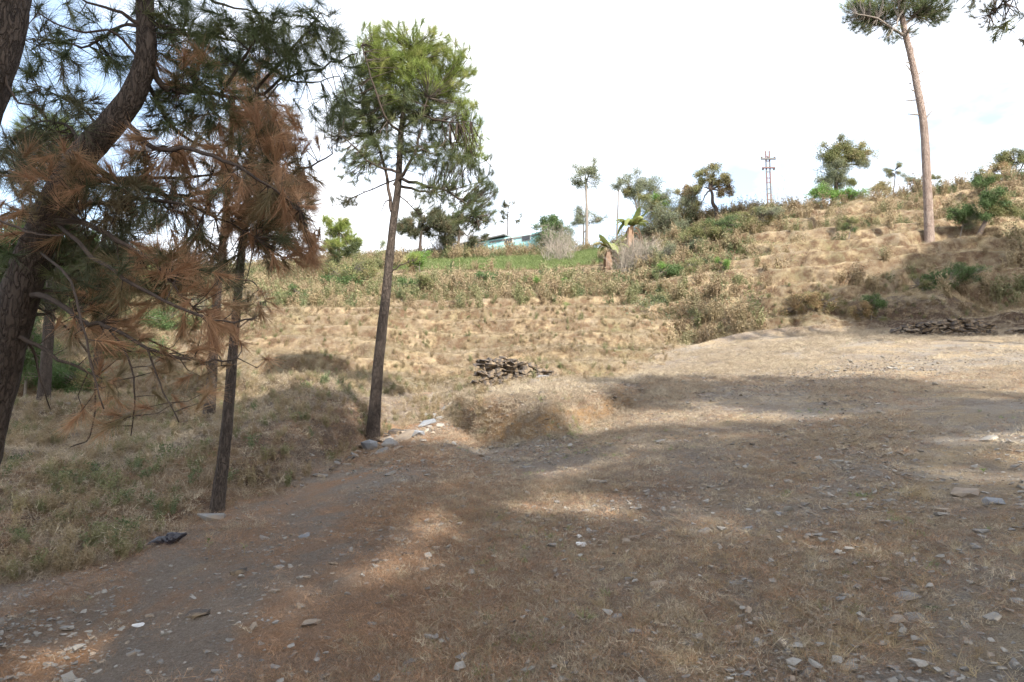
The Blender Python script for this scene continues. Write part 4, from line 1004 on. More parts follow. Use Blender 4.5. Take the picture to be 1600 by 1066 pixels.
shade = [(5.0,14.6,12,(3.2,2.6,2.6),210),(1.6,9.2,11,(2.6,2.4,2.2),150),(7.2,9.0,11.5,(3.0,2.4,2.2),170),(-2.2,9.5,12,(2.6,2.6,2.6),170),
 (3.6,5.0,10,(2.8,2.2,2.2),150),(-1.4,5.2,10.5,(2.2,2.2,2.2),130),(-5.5,9.5,12,(2.8,2.8,2.8),190),(-9.5,13.0,13,(3.2,3.2,2.6),190),(-5.6,4.4,10,(2.6,2.6,2.2),150),
 (-12.5,17.5,14,(3.6,3.2,3.0),200),(-4.2,13.2,13.5,(1.7,1.5,1.5),70),(1.2,3.4,9,(2.2,1.6,1.8),110)]
for i, (gx, gy, zc, rad, n) in enumerate(shade): shade_tree(gx, gy, zc, rad, n, 100+i)
for i, (gx, gy, zc, rad, n) in enumerate([(-14,22,13,(3.2,3,2.2),260),(-19,28,16,(3.6,3.4,2.6),280),(-10.5,17.5,12,(2.6,2.4,1.8),150),(-20,20,13.5,(3.4,3,2.4),240)]):
    shade_tree(gx, gy, zc, rad, n, 150+i, 'tall pine standing outside the left edge, its crown shading the left slope', 'pines outside the left edge that shade the slope', -5.0)
for i, (px, Yy, zc, rad, n) in enumerate([(1400,27.0,17,(2.6,2.2,2.2),210),(1490,28.5,18.5,(3.6,3.2,3.0),330),(1610,29.5,19.5,(4.2,3.4,3.4),360),(1780,29,19,(3.8,3,3),260),(1490,24.4,17,(3.2,1.4,1.6),240),(1640,24.6,17.5,(3.6,1.6,1.8),260),(1590,32.0,21,(4.2,2.4,2.6),300),(1360,27.5,16,(1.6,1.4,1.4),100)]):
    g_ = on(px, Y=Yy); shade_tree(g_.x, g_.y, zc, rad, n, 130+i, 'tall pine standing outside the right edge, its crown shading the terrace bank', 'pines outside the right edge that shade the terrace bank')

# ------------------------------------------------------------------ background trees, bushes
def leafy(name, label, cat, base, trunk, Y, r0, blobs, bark='bark_grey', seed=1, limbs=(), key2=None, maxd=3.0, tr=.012, fol='foliage', group=None):
    """base: ground pixel or Vector. trunk: px list above the base at depth Y. blobs: (px, py, rx, ry, n, key, sc)"""
    b = base if isinstance(base, Vector) else on(base[0], Y=Y)
    T = [b+Vector((0, 0, -.2))]+pl(trunk, Y)
    if len(T) < 3: T = [T[0], T[0].lerp(T[-1], .5), T[-1]]
    bb = [blob(x, y, rx, ry, Y, int(n*1.9), k, sc) for (x, y, rx, ry, n, k, sc) in blobs]
    br = [(pl(l, Y), r0*.5) for l in limbs]
    top = T[-1]; rg = random.Random(seed)
    for q in bb:
        mid = top.lerp(q[0], .5)+Vector((0, 0, -.1)); br.append(([T[-2].lerp(top, .6), mid, q[0]], r0*.45))
    return build_tree(name, label, cat, T, r0, r0*.45, br, bb, M[bark], M[bark], seed=seed, base=b, twig_r=tr, maxd=maxd, sides=7,
                      foliage_name=fol, group=group, flare=1.15)
T_ = 'tree'
leafy('tall_tree', 'tall thin tree with a small airy grey-green crown, left of the pair on the skyline', T_, (917,), [(917,345),(916,300),(915,278)], 58, .16,
      [(915,272,22,20,90,'leaf_grey',1.8),(905,290,12,8,20,'leaf_grey',1.6),(926,262,12,10,26,'leaf_grey',1.6)], seed=11)
leafy('small_tree', 'round grey-green tree low on the skyline under the tall thin tree', T_, (912,), [(912,350)], 60, .12, [(911,338,16,16,70,'leaf_grey',1.7),(932,345,14,10,36,'leaf_grey',1.5)], seed=12)
leafy('thin_tree', 'slender pale tree on a bare stem in front of the rounder grey crown', T_, (965,), [(965,345),(966,310),(966,295)], 56, .09,
      [(966,290,15,12,34,'leaf_grey',1.5),(972,281,10,6,14,'leaf_grey',1.4)], seed=13)
leafy('round_tree', 'round dense grey-green tree behind the slender pale stem on the skyline', T_, (998,), [(999,320)], 60, .2,
      [(998,292,26,20,150,'leaf_grey',1.9),(1010,308,18,12,50,'leaf_grey',1.7),(985,300,14,12,40,'leaf_olive',1.7)], seed=14)
leafy('dark_tree', 'dark green leafy tree standing in front of the turquoise house', T_, (862,), [(861,385),(860,370)], 56, .18,
      [(858,368,27,18,150,'leaf_dark',1.8),(855,348,18,11,60,'leaf_dark',1.7),(884,372,20,13,70,'leaf_dark',1.6)], seed=15)
leafy('gnarled_tree', 'gnarled tree with a crooked dark trunk and patchy yellowish leaves on the hill crest', T_, (1124,), [(1120,330,),(1114,318),(1113,303),(1108,290)], 46, .17,
      [(1106,274,20,12,60,'leaf_olive',1.3),(1122,285,18,12,60,'leaf_gold',1.2),(1134,300,14,9,36,'leaf_russet',1.2),(1098,292,12,8,22,'leaf_olive',1.2),(1118,262,14,6,16,'leaf_gold',1.1),(1140,288,6,6,6,'leaf_russet',1.1),(1096,318,8,6,10,'leaf_olive',1.0)],
      'bark_twig', seed=16, maxd=1.4, tr=.008)
leafy('creeper_covered_tree', 'narrow tree wrapped in orange-brown creeper left of the gnarled tree', T_, (1076,), [(1076,330),(1076,300)], 48, .1,
      [(1076,300,11,10,50,'leaf_russet',1.3),(1078,318,14,22,120,'leaf_russet',1.3),(1062,312,10,14,40,'leaf_gold',1.2)], seed=17, maxd=1.2)
leafy('bamboo_clump', 'big feathery grey-green bamboo clump right of the banana plant', 'bamboo', (1035,), [(1038,380),(1040,350)], 48, .07,
      [(1040,340,42,34,330,'leaf_grey',1.5),(1020,325,26,18,90,'leaf_olive',1.4),(1058,370,36,26,190,'leaf_grey',1.4),(1030,310,18,12,50,'leaf_bright',1.2),(1080,345,20,20,80,'leaf_olive',1.3)], 'bark_grey', seed=18, maxd=2.0, tr=.01)
leafy('round_bush', 'green bush with an orange-brown fringe on the slope left of the middle pine', 'bush', (548,), [(548,440)], 40, .06,
      [(550,425,34,18,150,'leaf_olive',1.5),(535,440,28,16,80,'leaf_dark',1.4),(560,450,30,14,80,'leaf_olive',1.3),(545,458,26,10,36,'leaf_russet',1.2)], seed=19, maxd=1.5)
leafy('pine_tree', 'open crowned pale green pine on the skyline between the brown boughs and the middle pine', T_, (528,), [(528,420),(529,380),(530,350)], 46, .16,
      [(530,352,18,14,46,'needle_lit_far',2.6),(525,376,26,16,70,'needle_lit_far',2.6),(545,390,14,12,24,'needle_far',2.6),(520,400,22,14,34,'needle_far',2.6),(515,362,10,14,18,'needle_far',2.5)], 'bark_twig', seed=20, maxd=2)
leafy('pine_tree', 'broad dark pine on the skyline just right of the middle trunk', T_, (655,), [(656,400),(657,375),(660,350)], 52, .18,
      [(662,345,30,18,80,'needle_dim_far',2.8),(645,362,24,14,50,'needle_dim_far',2.7),(690,355,26,18,70,'needle_dim_far',2.8)], 'bark_twig', seed=22, maxd=2)
leafy('pine_tree', 'olive dark pine on the skyline behind the hanging tip of the middle pine', T_, (716,), [(716,395),(717,370),(718,355)], 54, .18,
      [(716,350,30,20,90,'needle_dim_far',2.8),(735,372,20,14,40,'needle_dim_far',2.6),(705,370,22,12,36,'needle_dim_far',2.6)], 'bark_twig', seed=23, maxd=2)
leafy('pine_tree', 'wispy thin young pine on the skyline above the turquoise house', T_, (792,), [(793,375),(793,345),(794,322)], 60, .07,
      [(795,322,10,7,8,'needle_dim_far',2.0),(788,340,12,10,10,'needle_dim_far',2.0),(806,345,8,12,6,'needle_dim_far',1.8)], 'bark_twig', seed=24, maxd=2, tr=.01)
leafy('small_tree', 'small grey tree seen just left of the middle pine trunk on the skyline', T_, (592,), [(593,400)], 62, .08, [(594,390,10,14,34,'leaf_grey',1.6)], seed=25)
leafy('small_bush', 'yellow-green bush at the left end of the green terrace', 'bush', (655,), [(655,415)], 47, .05, [(656,404,18,10,50,'leaf_bright',1.3),(640,410,12,8,24,'leaf_gold',1.2)], seed=26)
leafy('spreading_tree', 'large two-lobed leafy tree on the hill crest left of the tall lone pine', T_, (1305,), [(1306,300),(1306,275),(1308,255)], 47, .2,
      [(1303,238,19,15,90,'leaf_olive',1.5),(1322,243,26,14,120,'leaf_olive',1.5),(1340,240,20,13,90,'leaf_gold',1.3),(1305,262,20,16,110,'leaf_grey',1.5),(1298,280,20,14,90,'leaf_grey',1.5),
       (1312,222,12,9,26,'leaf_grey',1.3),(1346,256,12,8,26,'leaf_grey',1.3),(1320,280,12,12,36,'leaf_olive',1.4)], 'bark_twig', seed=27, maxd=1.8)
leafy('broad_bush', 'bright green bush under the two-lobed tree on the crest', 'bush', (1310,), [(1310,310)], 45.5, .05, [(1300,305,30,12,150,'leaf_bright',1.3),(1328,308,22,10,80,'leaf_bright',1.2),(1288,296,14,10,40,'leaf_grey',1.2)], seed=28)
leafy('small_tree', 'small round tree standing alone on the crest just left of the tall pine trunk', T_, (1398,), [(1398,285),(1398,272)], 52, .06, [(1399,266,11,8,44,'leaf_olive',1.1)], 'bark_twig', seed=29)
leafy('small_bush', 'yellowish round bush on the crest left of the tall pine', 'bush', (1379,), [(1379,300)], 47, .04, [(1379,292,17,9,70,'leaf_gold',1.1)], seed=30)
leafy('small_tree', 'ragged small grey tree on the crest touching the tall pine trunk on its left', T_, (1421,), [(1421,292)], 49, .05, [(1421,283,13,8,40,'leaf_grey',1.1),(1414,275,6,6,8,'leaf_grey',1.0),(1436,288,8,6,14,'leaf_grey',1.0)], seed=31)
leafy('small_tree', 'tiny round tree on the crest just right of the tall pine trunk', T_, (1465,), [(1465,288)], 50, .05, [(1465,280,8,6,26,'leaf_olive',1.0)], 'bark_twig', seed=32)
leafy('hilltop_tree', 'wide russet-green tree at the right edge of the skyline', T_, (1592,), [(1590,270)], 48, .15, [(1585,252,22,14,110,'leaf_olive',1.4),(1605,243,18,14,80,'leaf_grey',1.4),(1562,264,18,11,80,'leaf_russet',1.2),(1545,272,10,6,20,'leaf_grey',1.1)], 'bark_twig', seed=33, maxd=1.6)
leafy('leaning_tree', 'small leaning tree with a dark tilted trunk on the terrace at the right', T_, (1535,), [(1538,350),(1545,335),(1552,325)], 35, .13,
      [(1556,316,20,14,120,'leaf_dark',1.1),(1565,330,20,12,90,'leaf_olive',1.1),(1545,333,12,9,34,'leaf_dark',1.0),(1572,312,12,9,36,'leaf_olive',1.0)], 'bark_twig', seed=34, maxd=1.2, tr=.007)
leafy('small_tree', 'small umbrella shaped tree just above the leaning one at the right', T_, (1541,), [(1541,300),(1540,290)], 41, .06, [(1538,284,18,6,60,'leaf_dark',1.1),(1550,278,12,5,24,'leaf_olive',1.0)], 'bark_twig', seed=35, maxd=1.2)
leafy('low_bush', 'dull green rounded bush left of the leaning tree', 'bush', (1506,), [(1506,345)], 36, .04, [(1505,336,19,12,110,'leaf_dark',1.0),(1515,344,14,8,40,'leaf_grey',1.0)], seed=36)
leafy('low_bush', 'low green bush at the foot of the right slope near the banana clump', 'bush', (1060,), [(1062,430)], 37.5, .04, [(1052,432,24,14,120,'leaf_dark',1.1),(1075,420,22,14,90,'leaf_olive',1.1),(1040,420,14,10,30,'leaf_bright',.9)], seed=37)
leafy('low_bush', 'fresh green upright bush on the right slope above the pale bank', 'bush', (1131,), [(1131,418)], 36, .04, [(1131,413,8,13,40,'leaf_bright',.8),(1132,425,8,6,14,'leaf_dark',.8)], seed=38)
leafy('low_bush', 'dark green small bush in the middle of the right slope', 'bush', (1331,), [(1331,352)], 38, .04, [(1331,348,11,9,44,'leaf_olive',.8),(1328,356,9,6,18,'leaf_dark',.8)], seed=39)
leafy('low_bush', 'green topped brown bush at the left edge of the dark shaded bank', 'bush', (1362,), [(1362,490)], 26.0, .03, [(1365,472,16,9,60,'leaf_dark',.7),(1352,488,18,10,70,'leaf_russet',.65),(1376,495,10,10,20,'leaf_olive',.6)], seed=40)
leafy('low_bush', 'wide green bush growing in the shade above the stacked brown stones', 'bush', (1480,), [(1480,462)], 28.0, .03, [(1470,440,28,18,130,'leaf_dark',.8),(1510,430,24,14,80,'leaf_dark',.75),(1485,470,14,14,40,'leaf_dark',.7),(1436,446,16,12,36,'leaf_olive',.7)], seed=41)
leafy('low_bush', 'scrubby brown bush on the sunlit bank edge behind the right of the field', 'bush', (1262,), [(1262,490)], 27.0, .03, [(1245,478,28,14,90,'leaf_russet',.7),(1280,474,26,16,90,'leaf_russet',.7),(1265,462,24,10,40,'leaf_olive',.7)], seed=42)
leafy('low_bush', 'bright green bush on the bank under the green terrace', 'bush', (850,), [(850,455)], 39, .04, [(855,448,30,12,120,'leaf_bright',1.0),(835,440,16,10,44,'leaf_olive',1.0),(880,440,20,10,50,'leaf_olive',1.0)], seed=43)
leafy('low_bush', 'dark leaved bush on the bank below the left half of the green terrace', 'bush', (765,), [(765,445)], 40, .04, [(760,438,24,10,80,'leaf_dark',1.0),(790,445,22,12,70,'leaf_olive',1.0)], seed=44)
leafy('low_bush', 'small lime green bush low on the bank left of the mossy gully', 'bush', (893,), [(893,490)], 32, .03, [(895,484,12,8,40,'leaf_bright',.8)], seed=45)
leafy('low_bush', 'bushy green weed patch right of the middle pine trunk', 'bush', (640,), [(640,455)], 38, .04, [(638,448,22,14,90,'leaf_dark',1.0),(660,440,14,10,36,'leaf_olive',1.0)], seed=46)
leafy('low_bush', 'low olive bush at the left end of the upper hillside', 'bush', (470,), [(470,470)], 37, .04, [(470,462,34,12,110,'leaf_dark',1.0),(440,470,20,10,40,'leaf_olive',1.0)], seed=47)
leafy('low_bush', 'green bush along the top of the slope right of the house', 'bush', (925,), [(925,385)], 57, .04, [(915,388,26,8,70,'leaf_olive',1.3),(940,398,18,8,40,'leaf_olive',1.2)], seed=48)
leafy('low_bush', 'dull green bush in front of the left half of the turquoise house', 'bush', (775,), [(775,400)], 57.5, .04, [(765,395,34,7,110,'leaf_olive',1.1),(742,400,16,4,30,'leaf_russet',1.0)], seed=49)
leafy('low_bush', 'brownish bush line in front of the right half of the turquoise house', 'bush', (830,), [(830,396)], 56.5, .04, [(825,391,32,7,110,'leaf_olive',1.1),(850,390,18,7,50,'leaf_dark',1.1)], seed=50)
leafy('low_bush', 'large mixed green bush on the slope between the bamboo and the gnarled tree', 'bush', (1105,), [(1105,375)], 42, .04, [(1100,368,30,14,150,'leaf_olive',1.1),(1125,352,24,12,90,'leaf_dark',1.0),(1080,385,22,14,90,'leaf_grey',1.0)], seed=51)
leafy('low_bush', 'pale green bush on the upper slope under the utility pole', 'bush', (1175,), [(1175,345)], 43, .04, [(1170,340,30,12,110,'leaf_olive',1.0),(1200,332,24,9,70,'leaf_grey',1.0)], seed=52)
leafy('low_bush', 'olive bush on the slope just right of the dry reed clump', 'bush', (1035,), [(1035,405)], 41, .04, [(1035,398,22,16,110,'leaf_grey',1.0),(1010,440,20,10,50,'leaf_olive',1.0)], seed=53)
# left woodland
for i, (px, Y, top, r, key, lb) in enumerate([
    (30, 26, 385, 85, 'leaf_dark', 'dark bushy tree behind the large leaning trunk at the left edge'),
    (125, 31, 410, 75, 'leaf_dark', 'dark green tree at far left between the leaning trunk and the short pine'),
    (200, 42, 415, 40, 'leaf_olive', 'lighter bushy tree seen through the lower boughs at far left'),
    (245, 46, 430, 35, 'leaf_dark', 'dim green tree on the left horizon under the brown boughs')]):
    leafy('woodland_tree', lb, T_, (px,), [(px+2, top+40), (px+3, top+15)], Y, .16, [(px, top+10, r*.8, 42, 260, key, 1.7), (px-r*.5, top+45, r*.6, 40, 150, key, 1.6), (px+r*.5, top+50, r*.5, 26, 90, key, 1.4)], 'bark_twig', seed=60+i, maxd=2.5)
leafy('pine_tree', 'sunlit green pine crown showing behind the branches at upper left', T_, (75,), [(80,450),(82,330),(85,260)], 16, .14,
      [(85,215,65,40,110,'needle_lit',1.3),(50,265,60,40,90,'needle',1.3),(120,290,50,40,50,'needle',1.2),(60,330,60,30,50,'needle_dim',1.2)], 'bark', seed=66, maxd=1.4, tr=.008)
for i, (px, Y, r, lb) in enumerate([(95, 19.5, 50, 'dark green shrub on the shaded slope between the leaning trunk and the short dim pine'), (205, 24, 42, 'dark shrub on the slope right of the short dim pine'),
    (265, 30, 36, 'dull green shrub higher on the slope behind the brown barked pine'), (-20, 23, 80, 'dark tall shrub at the very left edge behind the large trunk')]):
    b_ = on(px, Y=Y); py_ = 645-b_.z/Y*1067
    leafy('dark_shrub', lb, 'bush', (px,), [(px, py_-15)], Y, .04, [(px, py_-r*.45, r, r*.5, 190, 'leaf_dark', .95), (px+r*.6, py_-r*.3, r*.5, r*.35, 70, 'leaf_olive', .9)], seed=80+i)
leafy('dark_shrub', 'almost black shrub at the foot of the large leaning trunk', 'bush', (45,), [(45,540)], 19, .05, [(40,545,45,28,170,'leaf_dark',.8),(20,520,40,22,90,'leaf_dark',.8)], seed=67)

# grey bare bushes
def bare_bush(name, label, px, Y, n, s, spread, key='sticks', cat='bush', tilt=.25, hs=1.2):
    b = on(px, Y=Y); root = empty(name, b, label, cat)
    P = np.array([[b.x+random.gauss(0, spread), b.y+random.gauss(0, spread*.6), 0] for _ in range(n)])
    P[:, 2] = [gz(p[0], p[1])-.03 for p in P]
    sc = rng.uniform(.7, 1.2, n)*s
    scatter('stems', key, P, up_rot(n, tilt), np.stack([sc, sc, sc*hs], -1), root); return root
bare_bush('dry_reed_clump', 'tall clump of pale dry stalks in front of the banana plant', 1000, 41.5, 60, 1.6, .65, tilt=.12, cat='reeds')
bare_bush('bare_bush', 'leafless silvery bush left of the house above the green terrace', 690, 55, 34, 2.2, .9)
bare_bush('bare_bush', 'dead twiggy bush at the right end of the green terrace', 873, 50, 16, 1.6, .6)
bare_bush('bare_bush', 'leafless grey bush under the dark tree beside the house', 885, 53, 16, 1.8, .6)
bare_bush('bare_saplings', 'bare leafless saplings on the crest right of the utility pole', 1225, 49.5, 5, 2.3, .9, tilt=.08, cat='saplings')
bare_bush('bare_bush', 'thin dry stalks standing on the bank at left above the slope', 380, 36, 14, 1.0, 1.2)

# banana plant
def banana(px, Y, h, label, seed, dry=10):
    rg = random.Random(seed); b = on(px, Y=Y); root = empty('banana_plant', b, label, 'banana plant')
    V, Fc = tube([b+Vector((0, 0, -.1)), b+Vector((.03, 0, h*.5)), b+Vector((0, 0, h))], [.06, .05, .04], 9, .1, rg)
    mesh_obj('stem', [tuple(v) for v in V], Fc, M['banana_dry'], root, True)
    def leaf(top, d, L_, wd, bend, mat, nm):
        P = []; Fq = []; s = d.cross(Vector((0, 0, 1))).normalized()
        n = 9
        for k in range(n+1):
            t = k/n; c = top+d*L_*t*(1-.25*t)*(.75 if 'dead' in nm else 1)+Vector((0, 0, 1))*(L_*(.75*t-bend*t*t))
            ww = wd*math.sin(math.pi*min(1, t*.92+.06))**.6*.5*(1+rg.uniform(-.18, .18))
            sag = Vector((0, 0, -ww*.5))
            P += [c-s*ww+sag, c, c+s*ww+sag]
        for k in range(n):
            a = 3*k; Fq += [(a, a+1, a+4, a+3), (a+1, a+2, a+5, a+4)]
        mesh_obj(nm, [tuple(v) for v in P], Fq, M[mat], root, True)
    top = b+Vector((0, 0, h))
    for k in range(14):
        a = k*2.4+rg.uniform(-.3, .3); d = Vector((math.cos(a), math.sin(a), 0))*rg.uniform(.45, 1)
        leaf(top, d, rg.uniform(1.7, 2.4), .46, rg.uniform(.25, 1.0), 'banana', 'leaf')
    for k in range(dry):
        a = k*2.1; d = Vector((math.cos(a), math.sin(a), 0))
        leaf(b+Vector((0, 0, h*rg.uniform(.55, .95))), d, rg.uniform(.8, 1.6), .26, rg.uniform(1.3, 2.4), 'banana_dry', 'dead_leaf')
banana(957, 43.5, 1.7, 'banana plant with a skirt of hanging dead brown leaves, left one of the two', 1, 16)
banana(992, 46, 2.6, 'taller banana plant with ragged yellow-green leaves, right of the one with the brown skirt', 2, 10)

# ------------------------------------------------------------------ buildings
def box(c, sx, sy, sz):
    x, y, z = c; V = [(x+a*sx/2, y+b*sy/2, z+d*sz/2) for d in (-1, 1) for b in (-1, 1) for a in (-1, 1)]
    return V, [(0, 2, 3, 1), (4, 5, 7, 6), (0, 1, 5, 4), (2, 6, 7, 3), (0, 4, 6, 2), (1, 3, 7, 5)]
def part(name, mat, root, boxes):
    a = Acc()
    for b_ in boxes: V, Fc = box(*b_); a.add(V, Fc)
    V = [tuple(v) for v in a.V]; me = bpy.data.meshes.new(name); me.from_pydata(V, [], a.F); me.materials.append(M[mat])
    o = bpy.data.objects.new(name, me); C.objects.link(o); o.parent = root; return o
A = pt(735, 398, 64); Bq = pt(868, 394, 59)
hz = (A.z+Bq.z)/2
mid = (A+Bq)/2; hs = empty('house', (mid.x, mid.y, 0), 'long low turquoise house with a grey sheet roof beyond the green terrace', 'house')
hs.rotation_euler = (0, 0, math.atan2(Bq.y-A.y, Bq.x-A.x)); Lh = (Bq-A).length
zb = A.z-1.0; zr = pt(735, 391, 64).z; zr2 = pt(868, 376, 59).z
part('wall', 'turq', hs, [((0, 0, (zb+zr)/2-.02), Lh, 4.5, zr-zb)])
part('wall', 'turq', hs, [((1.6, .9, (zr+zr2)/2+.1), Lh*.62, 3.2, zr2-zr)])
rf = part('roof', 'roof', hs, [((-1.6, -1.6, zr+.12), Lh*.7, 2.0, .12)]); rf.rotation_euler = (0, -.045, 0)
part('roof', 'roof', hs, [((2.3, .2, zr2+.12), Lh*.68, 5.0, .14)])
part('parapet', 'turq', hs, [((2.3, -2.1, zr2-.08), Lh*.66, .12, .22)])
for xx in (-1.9, 1.2, 3.0):
    wn = part('window', 'white', hs, [((xx, -2.26, zr-.38), .9, .06, .5)]); pn = part('pane', 'darkopen', wn, [((xx, -2.31, zr-.38), .78, .03, .40)])
wn = part('window', 'white', hs, [((.2, -.74, zr2-.42), 1.6, .06, .46)]); part('pane', 'darkopen', wn, [((.2, -.79, zr2-.42), 1.46, .03, .36)])
p0 = pt(733, 398, 62); ps = empty('white_pillar', (p0.x, p0.y, p0.z-.6), 'white gate pillar at the left end of the turquoise house', 'pillar')
part('shaft', 'white', ps, [((0, 0, .75), .32, .32, 1.5)]); part('cap', 'white', ps, [((0, 0, 1.56), .42, .42, .12)])
p1 = pt(721, 401, 61); V = []; n = 7
Vc = [(p1.x+(i/n-.5)*.5+.03*math.sin(i*5), p1.y+.06*math.sin(i*3+j), p1.z-.5+.95*(j/5)-.1*abs(i/n-.5)) for j in range(6) for i in range(n+1)]
Fq = [(j*(n+1)+i, j*(n+1)+i+1, (j+1)*(n+1)+i+1, (j+1)*(n+1)+i) for j in range(5) for i in range(n)]
ob = mesh_obj('hanging_cloth', Vc, Fq, M['red'], smooth=True); md = ob.modifiers.new('thickness', 'SOLIDIFY'); md.thickness = .03
tag(ob, 'red cloth hanging beside the white pillar at the house', 'cloth')
# second building to the left
A = pt(572, 424, 62); Bq = pt(640, 424, 62); mid = (A+Bq)/2
b2 = empty('pavilion', (mid.x, mid.y, 0), 'pale turquoise flat roofed building with open bays, seen either side of the middle pine trunk', 'building')
zt_ = pt(600, 408, 62).z; zb = A.z-1.5; Lh = (Bq-A).length
part('roof', 'turq', b2, [((0, 0, zt_), Lh+.5, 4, .16)])
part('wall', 'turq', b2, [((0, 1.6, (zb+zt_)/2), Lh, .2, zt_-zb-.2)])
for k in range(5): part('pillar', 'turq', b2, [((-Lh/2+.15+k*(Lh-.3)/4, -1.6, (zb+zt_)/2), .2, .2, zt_-zb-.18)])
part('beam', 'roofteal', b2, [((0, -1.65, zt_-.2), Lh, .1, .14)])
A = pt(505, 420, 60)
b3 = empty('small_shed', (A.x, A.y, 0), 'small teal roofed shed half hidden left of the green bush', 'shed')
part('wall', 'turq', b3, [((0, 0, A.z-.1), 1.5, 1.5, 1.2)]); part('roof', 'roofteal', b3, [((0, 0, A.z+.62), 1.9, 1.9, .12)])
A = pt(412, 432, 58)
b4 = empty('white_shed', (A.x, A.y, 0), 'low white building on the skyline behind the slim dark pine', 'shed')
part('wall', 'white', b4, [((0, 0, A.z-.4), 2.4, 2, 1.4)]); part('roof', 'roof', b4, [((0, 0, A.z+.38), 2.8, 2.4, .1)])

# utility pole
Y = 72; q0 = pt(1203, 330, Y); up_ = empty('utility_pole', (q0.x, q0.y, q0.z-3), 'thin dark steel utility pole with two cross arms behind the hill crest', 'utility pole')
zt_ = pt(1203, 236, Y).z-up_.location.z; z1 = pt(1203, 249, Y).z-up_.location.z; z2 = pt(1203, 263, Y).z-up_.location.z
nb = 8
for k in range(nb):
    za, zb_ = zt_*k/nb, zt_*(k+1)/nb-.004
    part('pole_section', 'steelred' if k % 2 else 'steel', up_, [((-.2, 0, (za+zb_)/2), .12, .12, zb_-za), ((.2, 0, (za+zb_)/2), .12, .12, zb_-za), ((0, 0, za+.08), .28, .08, .08), ((0, 0, (za+zb_)/2), .28, .08, .08)])
part('cross_arm', 'steel', up_, [((0, -.16, z1), 1.6, .16, .18)])
part('cross_arm', 'steelred', up_, [((0, -.16, z2), 1.4, .14, .14)])
for xx in (-.7, 0, .7):
    V, Fc = tube([(xx, -.1, z1+.06), (xx, -.1, z1+.14), (xx, -.1, z1+.2), (xx, -.1, z1+.32)], [.09, .13, .08, .05], 8)
    o = bpy.data.objects.new('insulator', bpy.data.meshes.new('insulator')); o.data.from_pydata([tuple(v) for v in V], [], Fc); o.data.materials.append(M['ceramic']); C.objects.link(o); o.parent = up_
for xx in (-.6, .6):
    V, Fc = tube([(xx, -.1, z2-.04), (xx, -.1, z2-.12), (xx, -.1, z2-.24)], [.05, .12, .08], 8)
    o = bpy.data.objects.new('insulator', bpy.data.meshes.new('insulator')); o.data.from_pydata([tuple(v) for v in V], [], Fc); o.data.materials.append(M['ceramic']); C.objects.link(o); o.parent = up_

# ------------------------------------------------------------------ litter and seedlings
def crumple(name, px, py, sx, sy, sz, mat, seed, label, cat, rot=0, tail=None):
    import bmesh
    h, nrm = at(px, py); bm = bmesh.new(); bmesh.ops.create_icosphere(bm, subdivisions=4, radius=1)
    rg = random.Random(seed); offs = [(Vector((rg.gauss(0, 1), rg.gauss(0, 1), rg.gauss(0, 1))).normalized(), rg.uniform(.0, .9)) for _ in range(26)]
    for v in bm.verts:
        c = v.co.normalized(); s = 1
        for (d, k) in offs:
            t = c.dot(d)
            if t > .55: s -= (t-.55)*k*.9
            elif t < -.8: s += .12*k
        p = c*max(.35, s)
        if tail is not None:
            for (td, tl, sh) in tail:
                t = max(0, c.dot(Vector(td).normalized())); p += Vector(td)*tl*t**sh
        v.co = Vector((p.x*sx, p.y*sy, max(p.z, -.3)*sz))
    me = bpy.data.meshes.new(name); bm.to_mesh(me); bm.free(); me.materials.append(M[mat])
    o = bpy.data.objects.new(name, me); C.objects.link(o); o.location = h+Vector((0, 0, sz*.28)); o.rotation_euler = (0, 0, rot)
    return tag(o, label, cat)
crumple('plastic_bag', 265, 850, .12, .08, .10, 'black', 3, 'crumpled black plastic bag with a pointed tail, lying at the foot of the left bank', 'bag', .1, [((-1, -.2, -.2), 1.1, 7), ((1, .2, .5), .6, 14)])
crumple('plastic_bag', 37, 838, .06, .06, .07, 'black', 4, 'small black plastic scrap on the shaded bank near the left edge', 'bag')
crumple('paper_scrap', 911, 853, .05, .05, .035, 'paper', 5, 'crumpled white paper scrap on the field right of centre', 'litter', .5, [((1, .3, 0), .6, 9), ((-.6, -1, 0), .8, 9)])
crumple('paper_scrap', 905, 840, .03, .025, .02, 'paper', 6, 'tiny white scrap just above the larger crumpled paper', 'litter', 1.5)
crumple('white_rubble', 215, 979, .075, .03, .02, 'paper', 7, 'thin streak of white crushed rubble in the litter at lower left', 'litter', .2)
def plant(name, px, py, label, key, n, s, spread, cat='plant', tilt=.5, hs=1.0, pn='leaves'):
    b = on(px, py); root = empty(name, b, label, cat)
    P = np.array([[b.x+random.gauss(0, spread), b.y+random.gauss(0, spread), 0] for _ in range(n)])
    P[:, 2] = [gz(p[0], p[1])-.005 for p in P]; sc = rng.uniform(.8, 1.2, n)*s
    scatter(pn, key, P, up_rot(n, tilt), np.stack([sc, sc, sc*hs], -1), root); return root
